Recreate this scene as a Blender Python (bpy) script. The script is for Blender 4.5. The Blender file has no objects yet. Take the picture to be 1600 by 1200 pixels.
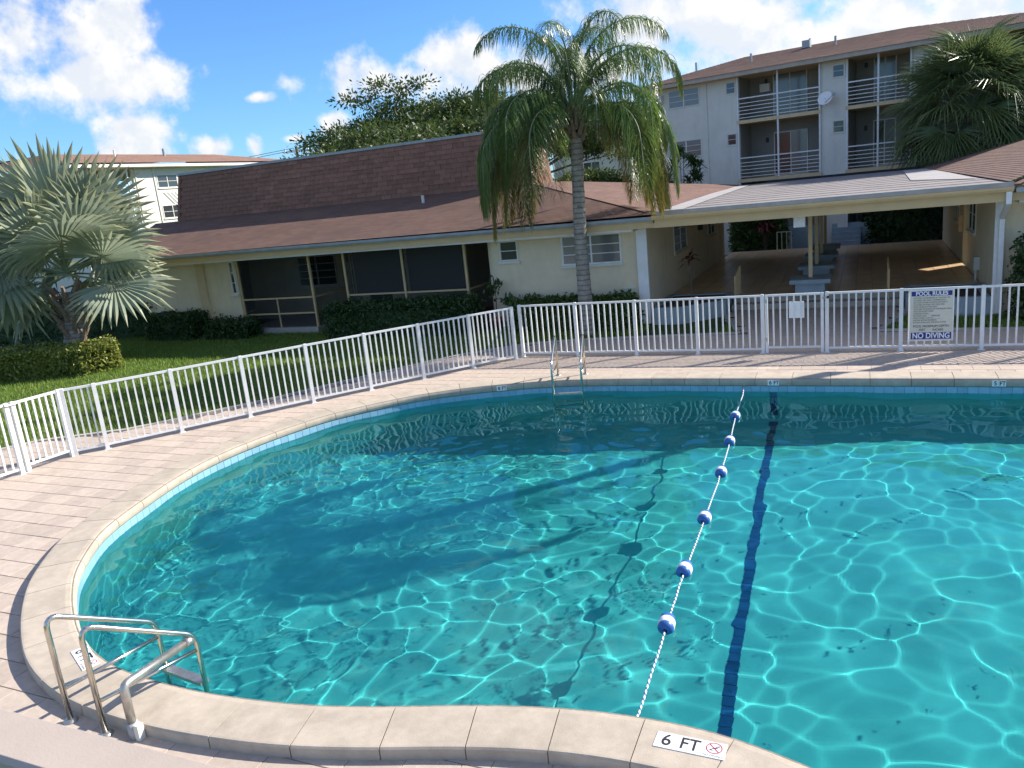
import bpy, bmesh, math, random
import numpy as np
from mathutils import Vector, Matrix, Euler

# ------------------------------------------------------------------ camera, sky, sun, exposure
SC = bpy.context.scene
COL = SC.collection
RAD = math.radians
rnd = random.Random(11)

CAM_F, CAM_PITCH, CAM_ROLL, CAM_YAW, CAM_H = 1233.03, RAD(13.68067), RAD(-5.83905), RAD(-24.82734), 3.8
_f = Vector((math.sin(CAM_YAW) * math.cos(CAM_PITCH), math.cos(CAM_YAW) * math.cos(CAM_PITCH), -math.sin(CAM_PITCH)))
_r = Vector((math.cos(CAM_YAW), -math.sin(CAM_YAW), 0))
_u = _r.cross(_f)
CR = _r * math.cos(CAM_ROLL) + _u * math.sin(CAM_ROLL)
CU = -_r * math.sin(CAM_ROLL) + _u * math.cos(CAM_ROLL)
cam_data = bpy.data.cameras.new('camera')
cam = bpy.data.objects.new('camera', cam_data)
COL.objects.link(cam)
M = Matrix.Identity(4)
for i in range(3):
    M[i][0], M[i][1], M[i][2] = CR[i], CU[i], -_f[i]
M.translation = Vector((0, 0, CAM_H))
cam.matrix_world = M
cam_data.sensor_width = 36.0
cam_data.lens = 36.0 * CAM_F / 1600.0
cam_data.clip_start = 0.05
cam_data.clip_end = 2000
cam_data.dof.use_dof = True
cam_data.dof.focus_distance = 13.0
cam_data.dof.aperture_fstop = 7.5
SC.camera = cam

SUN_EL, SUN_AZ = RAD(33.0), RAD(41.0)          # azimuth counted from +X towards +Y
sun_dir = Vector((math.cos(SUN_AZ) * math.cos(SUN_EL), math.sin(SUN_AZ) * math.cos(SUN_EL), math.sin(SUN_EL)))
sun_data = bpy.data.lights.new('sun', 'SUN')
sun_data.energy = 4.8
sun_data.angle = RAD(0.5)
sun_data.color = (1.0, 0.93, 0.83)
sun = bpy.data.objects.new('sun', sun_data)
COL.objects.link(sun)
sun.rotation_euler = sun_dir.to_track_quat('Z', 'Y').to_euler()
sun.location = (20, 20, 30)
sun_data.cycles.is_caustics_light = True       # sunlight is really refracted by the pool's waves

SC.view_settings.view_transform = 'Standard'
SC.view_settings.look = 'None'
SC.view_settings.exposure = 0.95
SC.view_settings.gamma = 1.0
SC.view_settings.use_curve_mapping = False
SC.render.engine = 'CYCLES'
SC.cycles.max_bounces = 10
SC.cycles.transparent_max_bounces = 12
SC.cycles.sample_clamp_indirect = 6.0

world = bpy.data.worlds.new('World')
SC.world = world
world.use_nodes = True


def build_sky():
    nt = world.node_tree
    N, L = nt.nodes, nt.links
    bg = N['Background']
    bg.inputs[1].default_value = 0.11
    sky = N.new('ShaderNodeTexSky')
    sky.sky_type = 'NISHITA'
    sky.sun_disc = False
    sky.sun_elevation = SUN_EL
    sky.sun_rotation = math.pi / 2 - SUN_AZ
    sky.air_density = 1.0
    sky.dust_density = 0.25
    sky.ozone_density = 2.5
    tc = N.new('ShaderNodeTexCoord')
    D = tc.outputs['Generated']

    def math_(op, a, b=None, clamp=False):
        n = N.new('ShaderNodeMath'); n.operation = op; n.use_clamp = clamp
        for k, v in enumerate((a, b)):
            if v is None: continue
            if isinstance(v, (int, float)): n.inputs[k].default_value = v
            else: L.new(v, n.inputs[k])
        return n.outputs[0]

    def noise(scale, detail, rough, vec):
        n = N.new('ShaderNodeTexNoise'); n.inputs['Scale'].default_value = scale
        n.inputs['Detail'].default_value = detail; n.inputs['Roughness'].default_value = rough
        L.new(vec, n.inputs['Vector']); return n.outputs[0]
    # cumulus groups over the whole sky: direction x, y, z, half width, half height
    blobs = [(-0.777, 0.598, 0.198, 0.075, 0.058), (-0.752, 0.638, 0.160, 0.07, 0.030), (-0.716, 0.666, 0.209, 0.040, 0.042),
             (-0.719, 0.677, 0.159, 0.053, 0.028), (-0.733, 0.673, 0.098, 0.036, 0.028), (-0.747, 0.66, 0.082, 0.028, 0.018),
             (-0.68, 0.729, 0.078, 0.024, 0.015), (-0.647, 0.758, 0.08, 0.011, 0.016), (-0.635, 0.761, 0.131, 0.023, 0.007),
             (-0.514, 0.845, 0.145, 0.10, 0.026), (-0.452, 0.877, 0.158, 0.085, 0.038), (-0.416, 0.899, 0.138, 0.09, 0.048),
             (-0.573, 0.814, 0.096, 0.02, 0.015), (-0.608, 0.789, 0.085, 0.016, 0.006), (-0.237, 0.957, 0.168, 0.12, 0.07),
             (-0.134, 0.981, 0.141, 0.17, 0.085), (-0.003, 0.992, 0.127, 0.20, 0.085), (0.115, 0.986, 0.119, 0.17, 0.075),
             (-0.29, 0.948, 0.134, 0.057, 0.041), (0.3, 0.94, 0.16, 0.13, 0.06), (-0.9, 0.38, 0.2, 0.09, 0.05),
             (-0.97, 0.1, 0.22, 0.11, 0.05), (0.8, 0.55, 0.2, 0.12, 0.05), (0.9, -0.3, 0.3, 0.14, 0.07), (-0.75, -0.6, 0.28, 0.14, 0.07),
             (0.1, -0.95, 0.3, 0.16, 0.08), (-0.35, 0.75, 0.56, 0.16, 0.12), (-0.1, 0.3, 0.95, 0.24, 0.2),
             (0.35, 0.80, 0.48, 0.22, 0.14), (-0.62, 0.30, 0.72, 0.22, 0.16), (-0.55, -0.25, 0.8, 0.25, 0.2), (-0.85, -0.15, 0.5, 0.22, 0.13),  # clouds from here on are out of view, added for neutral fill light
             (-0.3, -0.65, 0.7, 0.25, 0.18), (0.35, -0.6, 0.72, 0.24, 0.18), (0.55, 0.1, 0.83, 0.22, 0.18), (0.72, -0.35, 0.6, 0.22, 0.15),
             (-0.45, -0.8, 0.4, 0.22, 0.12), (0.5, -0.8, 0.33, 0.2, 0.12), (0.2, -0.1, 0.97, 0.2, 0.2), (-0.95, 0.2, 0.26, 0.15, 0.07), (0.95, 0.1, 0.28, 0.18, 0.08),
             (-0.2, -0.97, 0.15, 0.18, 0.06), (0.75, -0.65, 0.14, 0.2, 0.06), (-0.97, -0.2, 0.12, 0.2, 0.05), (-0.5, 0.62, 0.6, 0.14, 0.09)]
    dens = None
    for x, y, z, a, b in blobs:
        s = N.new('ShaderNodeVectorMath'); s.operation = 'SUBTRACT'
        L.new(D, s.inputs[0]); s.inputs[1].default_value = (x, y, z)
        m = N.new('ShaderNodeVectorMath'); m.operation = 'MULTIPLY'
        L.new(s.outputs[0], m.inputs[0]); m.inputs[1].default_value = (1 / a, 1 / a, 1 / b)
        ln = N.new('ShaderNodeVectorMath'); ln.operation = 'LENGTH'
        L.new(m.outputs[0], ln.inputs[0])
        v = math_('SUBTRACT', 1.0, ln.outputs['Value'])
        dens = v if dens is None else math_('MAXIMUM', dens, v)
    dens = math_('MAXIMUM', dens, -1.5)
    n1 = noise(16.0, 9.0, 0.58, D)
    n2 = noise(5.0, 4.0, 0.5, D)
    nn = math_('ADD', math_('MULTIPLY', math_('SUBTRACT', n1, 0.5), 3.6), math_('MULTIPLY', math_('SUBTRACT', n2, 0.5), 0.8))
    den = math_('ADD', dens, nn)
    alpha = N.new('ShaderNodeMapRange'); alpha.interpolation_type = 'SMOOTHSTEP'
    alpha.inputs['From Min'].default_value = -0.12; alpha.inputs['From Max'].default_value = 0.75
    L.new(den, alpha.inputs['Value'])
    # brighter towards the sun side and the tops, greyer in the thick undersides
    sh = N.new('ShaderNodeVectorMath'); sh.operation = 'ADD'
    L.new(D, sh.inputs[0]); sh.inputs[1].default_value = (0.012, 0.004, 0.022)
    n3 = noise(16.0, 6.0, 0.55, sh.outputs[0])
    shade = N.new('ShaderNodeMapRange'); shade.interpolation_type = 'SMOOTHSTEP'
    shade.inputs['From Min'].default_value = -0.10; shade.inputs['From Max'].default_value = 0.12
    L.new(math_('SUBTRACT', n1, n3), shade.inputs['Value'])
    cc = N.new('ShaderNodeMix'); cc.data_type = 'RGBA'
    L.new(shade.outputs[0], cc.inputs['Factor'])
    cc.inputs['A'].default_value = (4.0, 4.2, 4.5, 1)
    cc.inputs['B'].default_value = (5.0, 4.95, 4.85, 1)
    mx = N.new('ShaderNodeMix'); mx.data_type = 'RGBA'
    L.new(math_('MULTIPLY', alpha.outputs[0], 0.96), mx.inputs['Factor'])
    hs = N.new('ShaderNodeVectorMath'); hs.operation = 'MULTIPLY'          # clear, deep-blue tropical air
    L.new(sky.outputs[0], hs.inputs[0]); hs.inputs[1].default_value = (.42, .66, .98)
    L.new(hs.outputs[0], mx.inputs['A'])
    L.new(cc.outputs['Result'], mx.inputs['B'])
    L.new(mx.outputs['Result'], bg.inputs[0])


build_sky()

# ------------------------------------------------------------------ helpers


class MB:
    def __init__(s):
        s.v, s.f, s.uv = [], [], []

    def add(s, vs, fs, uv=None):
        o = len(s.v)
        s.v.extend([tuple(p) for p in vs])
        for k, f in enumerate(fs):
            s.f.append(tuple(i + o for i in f))
            s.uv.append(uv[k] if uv else None)
        return s

    def box(s, x0, x1, y0, y1, z0, z1):
        return s.add([(x0, y0, z0), (x1, y0, z0), (x1, y1, z0), (x0, y1, z0), (x0, y0, z1), (x1, y0, z1), (x1, y1, z1), (x0, y1, z1)],
                     [(0, 3, 2, 1), (4, 5, 6, 7), (0, 1, 5, 4), (1, 2, 6, 5), (2, 3, 7, 6), (3, 0, 4, 7)])

    def bevbox(s, x0, x1, y0, y1, z0, z1, b):
        """box whose top edges are chamfered by b"""
        return s.add([(x0, y0, z0), (x1, y0, z0), (x1, y1, z0), (x0, y1, z0), (x0, y0, z1 - b), (x1, y0, z1 - b), (x1, y1, z1 - b), (x0, y1, z1 - b),
                      (x0 + b, y0 + b, z1), (x1 - b, y0 + b, z1), (x1 - b, y1 - b, z1), (x0 + b, y1 - b, z1)],
                     [(8, 9, 10, 11), (0, 1, 5, 4), (1, 2, 6, 5), (2, 3, 7, 6), (3, 0, 4, 7), (4, 5, 9, 8), (5, 6, 10, 9), (6, 7, 11, 10), (7, 4, 8, 11)])

    def bar(s, p, q, w, h, up=(0, 0, 1)):
        """rectangular bar from p to q"""
        p, q = Vector(p), Vector(q)
        d = (q - p).normalized()
        u = Vector(up)
        if abs(d.dot(u)) > .98: u = Vector((0, 1, 0))
        a = d.cross(u).normalized() * w / 2
        b = a.cross(d).normalized() * h / 2
        vs = [p - a - b, p + a - b, p + a + b, p - a + b, q - a - b, q + a - b, q + a + b, q - a + b]
        return s.add(vs, [(0, 1, 2, 3), (7, 6, 5, 4), (0, 4, 5, 1), (1, 5, 6, 2), (2, 6, 7, 3), (3, 7, 4, 0)])

    def tube(s, pts, r, n=8, cap=True):
        pts = [Vector(p) for p in pts]
        rs = r if isinstance(r, (list, tuple)) else [r] * len(pts)
        o = len(s.v)
        prev = None
        for i, p in enumerate(pts):
            d = (pts[min(i + 1, len(pts) - 1)] - pts[max(i - 1, 0)]).normalized()
            if prev is None:
                a = d.cross(Vector((0, 0, 1)) if abs(d.z) < .9 else Vector((1, 0, 0))).normalized()
            else:
                a = (prev - d * prev.dot(d)).normalized()
            prev = a
            b = d.cross(a)
            for k in range(n):
                t = 2 * math.pi * k / n
                s.v.append(tuple(p + (a * math.cos(t) + b * math.sin(t)) * rs[i]))
        for i in range(len(pts) - 1):
            for k in range(n):
                k2 = (k + 1) % n
                s.f.append((o + i * n + k, o + i * n + k2, o + (i + 1) * n + k2, o + (i + 1) * n + k)); s.uv.append(None)
        if cap:
            s.f.append(tuple(o + k for k in reversed(range(n)))); s.uv.append(None)
            s.f.append(tuple(o + (len(pts) - 1) * n + k for k in range(n))); s.uv.append(None)
        return s

    def prism(s, poly, z0, z1):
        n = len(poly)
        vs = [(x, y, z0) for x, y in poly] + [(x, y, z1) for x, y in poly]
        return s.add(vs, [tuple(range(n, 2 * n)), tuple(reversed(range(n)))] + [(i, (i + 1) % n, n + (i + 1) % n, n + i) for i in range(n)])

    def lathe(s, prof, n=16, origin=(0, 0, 0), axis='Z'):
        o = len(s.v)
        for r, z in prof:
            for k in range(n):
                t = 2 * math.pi * k / n
                p = (r * math.cos(t), r * math.sin(t), z)
                if axis == 'Y': p = (p[0], p[2], p[1])
                s.v.append((p[0] + origin[0], p[1] + origin[1], p[2] + origin[2]))
        for i in range(len(prof) - 1):
            for k in range(n):
                k2 = (k + 1) % n
                s.f.append((o + i * n + k, o + i * n + k2, o + (i + 1) * n + k2, o + (i + 1) * n + k)); s.uv.append(None)
        return s

    def mesh(s, name, mat, smooth=False):
        me = bpy.data.meshes.new(name)
        me.from_pydata(s.v, [], s.f)
        if any(u is not None for u in s.uv):
            l = me.uv_layers.new(name='UVMap')
            k = 0
            for pi, f in enumerate(s.f):
                for j in range(len(f)):
                    l.data[k].uv = s.uv[pi][j] if s.uv[pi] else (0, 0)
                    k += 1
        if mat: me.materials.append(mat)
        if smooth: me.polygons.foreach_set('use_smooth', [True] * len(me.polygons))
        me.update()
        return me

    def build(s, name, mat, parent=None, smooth=False):
        return link(name, s.mesh(name, mat, smooth), parent)


def wm(o):
    m = Matrix.LocRotScale(o.location, o.rotation_euler, o.scale)
    return (wm(o.parent) @ o.matrix_parent_inverse @ m) if o.parent else m


def link(name, me, parent=None, world_space=True):
    """world_space: the mesh (or its own location) is given in world coordinates"""
    o = bpy.data.objects.new(name, me)
    COL.objects.link(o)
    if parent:
        o.parent = parent
        if world_space: o.matrix_parent_inverse = wm(parent).inverted()
    return o


def tag(o, label=None, cat=None, group=None, kind=None):
    if label: o['label'] = label
    if cat: o['category'] = cat
    if group: o['group'] = group
    if kind: o['kind'] = kind
    return o


def thing(name, loc, label, cat, group=None, rz=0):
    o = bpy.data.objects.new(name, None)
    o.empty_display_size = .2
    COL.objects.link(o)
    o.location = loc; o.rotation_euler = (0, 0, rz)
    return tag(o, label, cat, group)


def copy_tree(o, parent=None):
    c = o.copy(); COL.objects.link(c)
    if parent: c.parent = parent
    for ch in list(o.children): copy_tree(ch, c)
    return c


# ------------------------------------------------------------------ materials
def new_mat(name):
    m = bpy.data.materials.new(name); m.use_nodes = True
    return m, m.node_tree.nodes, m.node_tree.links, m.node_tree.nodes['Principled BSDF']


def mat(name, col, rough=.8, var=.12, scale=6.0, bump=.0, bscale=60.0, metal=0.0, spec=None, objvar=0.0, stain=0.0, stain_col=(.2, .18, .15), coat=0, streak=False, fleck=None, bands=0):
    """plain surface: base colour with two scales of mottling, piece-to-piece variation, stains and fine relief"""
    m, N, L, P = new_mat(name)
    P.inputs['Roughness'].default_value = rough
    P.inputs['Metallic'].default_value = metal
    if spec is not None: P.inputs['Specular IOR Level'].default_value = spec
    tc = N.new('ShaderNodeTexCoord')
    geo = N.new('ShaderNodeNewGeometry')
    co = geo.outputs['Position']
    n = N.new('ShaderNodeTexNoise'); n.inputs['Scale'].default_value = scale; n.inputs['Detail'].default_value = 6
    n.inputs['Roughness'].default_value = .65
    L.new(co, n.inputs['Vector'])
    mr = N.new('ShaderNodeMapRange'); mr.inputs['From Min'].default_value = .3; mr.inputs['From Max'].default_value = .7
    mr.inputs['To Min'].default_value = 1 - var; mr.inputs['To Max'].default_value = 1 + var
    L.new(n.outputs[0], mr.inputs['Value'])
    fac = mr.outputs[0]
    if objvar:
        oi = N.new('ShaderNodeObjectInfo')
        m2 = N.new('ShaderNodeMapRange'); m2.inputs['To Min'].default_value = 1 - objvar; m2.inputs['To Max'].default_value = 1 + objvar
        L.new(oi.outputs['Random'], m2.inputs['Value'])
        mu = N.new('ShaderNodeMath'); mu.operation = 'MULTIPLY'
        L.new(fac, mu.inputs[0]); L.new(m2.outputs[0], mu.inputs[1]); fac = mu.outputs[0]
    vm = N.new('ShaderNodeVectorMath'); vm.operation = 'SCALE'
    vm.inputs[0].default_value = col
    L.new(fac, vm.inputs['Scale'])
    out = vm.outputs[0]
    if stain:
        n2 = N.new('ShaderNodeTexNoise'); n2.inputs['Scale'].default_value = 1.3; n2.inputs['Detail'].default_value = 8
        n2.inputs['Roughness'].default_value = .7
        if streak:
            sm = N.new('ShaderNodeVectorMath'); sm.operation = 'MULTIPLY'; L.new(co, sm.inputs[0]); sm.inputs[1].default_value = (2.2, 2.2, .35)
            L.new(sm.outputs[0], n2.inputs['Vector'])
        else: L.new(co, n2.inputs['Vector'])
        r2 = N.new('ShaderNodeMapRange'); r2.inputs['From Min'].default_value = .5; r2.inputs['From Max'].default_value = .78
        r2.inputs['To Max'].default_value = stain
        L.new(n2.outputs[0], r2.inputs['Value'])
        mx = N.new('ShaderNodeMix'); mx.data_type = 'RGBA'
        L.new(r2.outputs[0], mx.inputs['Factor']); L.new(out, mx.inputs['A']); mx.inputs['B'].default_value = (*stain_col, 1)
        out = mx.outputs['Result']
    if fleck:
        vo = N.new('ShaderNodeTexVoronoi'); vo.inputs['Scale'].default_value = 16.0; L.new(co, vo.inputs['Vector'])
        r4 = N.new('ShaderNodeMapRange'); r4.inputs['From Min'].default_value = .13; r4.inputs['From Max'].default_value = .07
        L.new(vo.outputs['Distance'], r4.inputs['Value'])
        sx_ = N.new('ShaderNodeSeparateColor'); L.new(vo.outputs['Color'], sx_.inputs[0])
        gt = N.new('ShaderNodeMath'); gt.operation = 'GREATER_THAN'; gt.inputs[1].default_value = .72; L.new(sx_.outputs[0], gt.inputs[0])
        mu4 = N.new('ShaderNodeMath'); mu4.operation = 'MULTIPLY'; L.new(r4.outputs[0], mu4.inputs[0]); L.new(gt.outputs[0], mu4.inputs[1])
        m4 = N.new('ShaderNodeMix'); m4.data_type = 'RGBA'; L.new(mu4.outputs[0], m4.inputs['Factor']); L.new(out, m4.inputs['A']); m4.inputs['B'].default_value = (*fleck, 1)
        out = m4.outputs['Result']
    if bands:
        sz = N.new('ShaderNodeSeparateXYZ'); L.new(co, sz.inputs[0])
        nz_ = N.new('ShaderNodeMath'); nz_.operation = 'MULTIPLY_ADD'; L.new(n.outputs[0], nz_.inputs[0]); nz_.inputs[1].default_value = .09; L.new(sz.outputs['Z'], nz_.inputs[2])
        fr_ = N.new('ShaderNodeMath'); fr_.operation = 'MODULO'; L.new(nz_.outputs[0], fr_.inputs[0]); fr_.inputs[1].default_value = bands
        r5 = N.new('ShaderNodeMapRange'); r5.inputs['From Min'].default_value = bands * .18; r5.inputs['From Max'].default_value = bands * .30; r5.inputs['To Min'].default_value = .55; r5.inputs['To Max'].default_value = 1.05
        L.new(fr_.outputs[0], r5.inputs['Value'])
        v5 = N.new('ShaderNodeVectorMath'); v5.operation = 'SCALE'; L.new(out, v5.inputs[0]); L.new(r5.outputs[0], v5.inputs['Scale']); out = v5.outputs[0]
    L.new(out, P.inputs['Base Color'])
    if bump:
        nb = N.new('ShaderNodeTexNoise'); nb.inputs['Scale'].default_value = bscale; nb.inputs['Detail'].default_value = 4
        L.new(co, nb.inputs['Vector'])
        b = N.new('ShaderNodeBump'); b.inputs['Strength'].default_value = bump; b.inputs['Distance'].default_value = .01
        L.new(nb.outputs[0], b.inputs['Height']); L.new(b.outputs[0], P.inputs['Normal'])
    return m


def leaf_mat(name, col, col2, trans=.35, rough=.45, scale=3.0, tip=None):
    m, N, L, P = new_mat(name)
    geo = N.new('ShaderNodeNewGeometry')
    n = N.new('ShaderNodeTexNoise'); n.inputs['Scale'].default_value = scale; n.inputs['Detail'].default_value = 5
    L.new(geo.outputs['Position'], n.inputs['Vector'])
    wn = N.new('ShaderNodeTexWhiteNoise'); wn.noise_dimensions = '1D'
    L.new(geo.outputs['Random Per Island'], wn.inputs['W'])
    ad = N.new('ShaderNodeMath'); ad.operation = 'ADD'
    L.new(n.outputs[0], ad.inputs[0]); L.new(wn.outputs['Value'], ad.inputs[1])
    r = N.new('ShaderNodeMapRange'); r.inputs['From Min'].default_value = .45; r.inputs['From Max'].default_value = 1.55
    L.new(ad.outputs[0], r.inputs['Value'])
    mx = N.new('ShaderNodeMix'); mx.data_type = 'RGBA'
    L.new(r.outputs[0], mx.inputs['Factor']); mx.inputs['A'].default_value = (*col, 1); mx.inputs['B'].default_value = (*col2, 1)
    c = mx.outputs['Result']
    if tip:
        at_ = N.new('ShaderNodeUVMap'); sp = N.new('ShaderNodeSeparateXYZ'); L.new(at_.outputs[0], sp.inputs[0])
        r3 = N.new('ShaderNodeMapRange'); r3.inputs['From Min'].default_value = .55; r3.inputs['From Max'].default_value = 1.0
        L.new(sp.outputs['Y'], r3.inputs['Value'])
        m3 = N.new('ShaderNodeMix'); m3.data_type = 'RGBA'; L.new(r3.outputs[0], m3.inputs['Factor'])
        L.new(c, m3.inputs['A']); m3.inputs['B'].default_value = (*tip, 1); c = m3.outputs['Result']
    P.inputs['Roughness'].default_value = rough
    P.inputs['Specular IOR Level'].default_value = .4
    L.new(c, P.inputs['Base Color'])
    t = N.new('ShaderNodeBsdfTranslucent'); L.new(c, t.inputs['Color'])
    ms = N.new('ShaderNodeMixShader'); ms.inputs[0].default_value = trans
    L.new(P.outputs[0], ms.inputs[1]); L.new(t.outputs[0], ms.inputs[2])
    L.new(ms.outputs[0], N['Material Output'].inputs['Surface'])
    return m


def shingle_mat(name, c1, c2, c3, w=.32):
    """roof shingles: colour by tab (uv.x along the eave in metres, uv.y counts courses)"""
    m, N, L, P = new_mat(name)
    uv = N.new('ShaderNodeUVMap'); sp = N.new('ShaderNodeSeparateXYZ'); L.new(uv.outputs[0], sp.inputs[0])
    fl = N.new('ShaderNodeMath'); fl.operation = 'FLOOR'; L.new(sp.outputs['Y'], fl.inputs[0])
    off = N.new('ShaderNodeMath'); off.operation = 'MULTIPLY'; off.inputs[1].default_value = .37; L.new(fl.outputs[0], off.inputs[0])
    dv = N.new('ShaderNodeMath'); dv.operation = 'DIVIDE'; dv.inputs[1].default_value = w; L.new(sp.outputs['X'], dv.inputs[0])
    ad = N.new('ShaderNodeMath'); ad.operation = 'ADD'; L.new(dv.outputs[0], ad.inputs[0]); L.new(off.outputs[0], ad.inputs[1])
    f2 = N.new('ShaderNodeMath'); f2.operation = 'FLOOR'; L.new(ad.outputs[0], f2.inputs[0])
    cb = N.new('ShaderNodeCombineXYZ'); L.new(f2.outputs[0], cb.inputs[0]); L.new(fl.outputs[0], cb.inputs[1])
    wn = N.new('ShaderNodeTexWhiteNoise'); wn.noise_dimensions = '2D'; L.new(cb.outputs[0], wn.inputs['Vector'])
    geo = N.new('ShaderNodeNewGeometry')
    n = N.new('ShaderNodeTexNoise'); n.inputs['Scale'].default_value = .9; n.inputs['Detail'].default_value = 7
    L.new(geo.outputs['Position'], n.inputs['Vector'])
    mx = N.new('ShaderNodeMix'); mx.data_type = 'RGBA'; L.new(wn.outputs['Value'], mx.inputs['Factor'])
    mx.inputs['A'].default_value = (*c1, 1); mx.inputs['B'].default_value = (*c2, 1)
    r = N.new('ShaderNodeMapRange'); r.inputs['From Min'].default_value = .42; r.inputs['From Max'].default_value = .7; r.inputs['To Max'].default_value = .7
    L.new(n.outputs[0], r.inputs['Value'])
    m2 = N.new('ShaderNodeMix'); m2.data_type = 'RGBA'; L.new(r.outputs[0], m2.inputs['Factor'])
    L.new(mx.outputs['Result'], m2.inputs['A']); m2.inputs['B'].default_value = (*c3, 1)
    L.new(m2.outputs['Result'], P.inputs['Base Color'])
    P.inputs['Roughness'].default_value = .95
    nb = N.new('ShaderNodeTexNoise'); nb.inputs['Scale'].default_value = 45; nb.inputs['Detail'].default_value = 3
    L.new(geo.outputs['Position'], nb.inputs['Vector'])
    b = N.new('ShaderNodeBump'); b.inputs['Strength'].default_value = .5; b.inputs['Distance'].default_value = .01
    L.new(nb.outputs[0], b.inputs['Height']); L.new(b.outputs[0], P.inputs['Normal'])
    return m


def glass_mat(name, col, rough=.08):
    m, N, L, P = new_mat(name)
    P.inputs['Base Color'].default_value = (*col, 1)
    P.inputs['Roughness'].default_value = rough
    P.inputs['Specular IOR Level'].default_value = .7
    return m


def screen_mat(name, col, opacity):
    m, N, L, P = new_mat(name)
    P.inputs['Base Color'].default_value = (*col, 1); P.inputs['Roughness'].default_value = .7
    t = N.new('ShaderNodeBsdfTransparent')
    ms = N.new('ShaderNodeMixShader'); ms.inputs[0].default_value = opacity
    L.new(t.outputs[0], ms.inputs[1]); L.new(P.outputs[0], ms.inputs[2])
    L.new(ms.outputs[0], N['Material Output'].inputs['Surface'])
    return m


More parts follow.
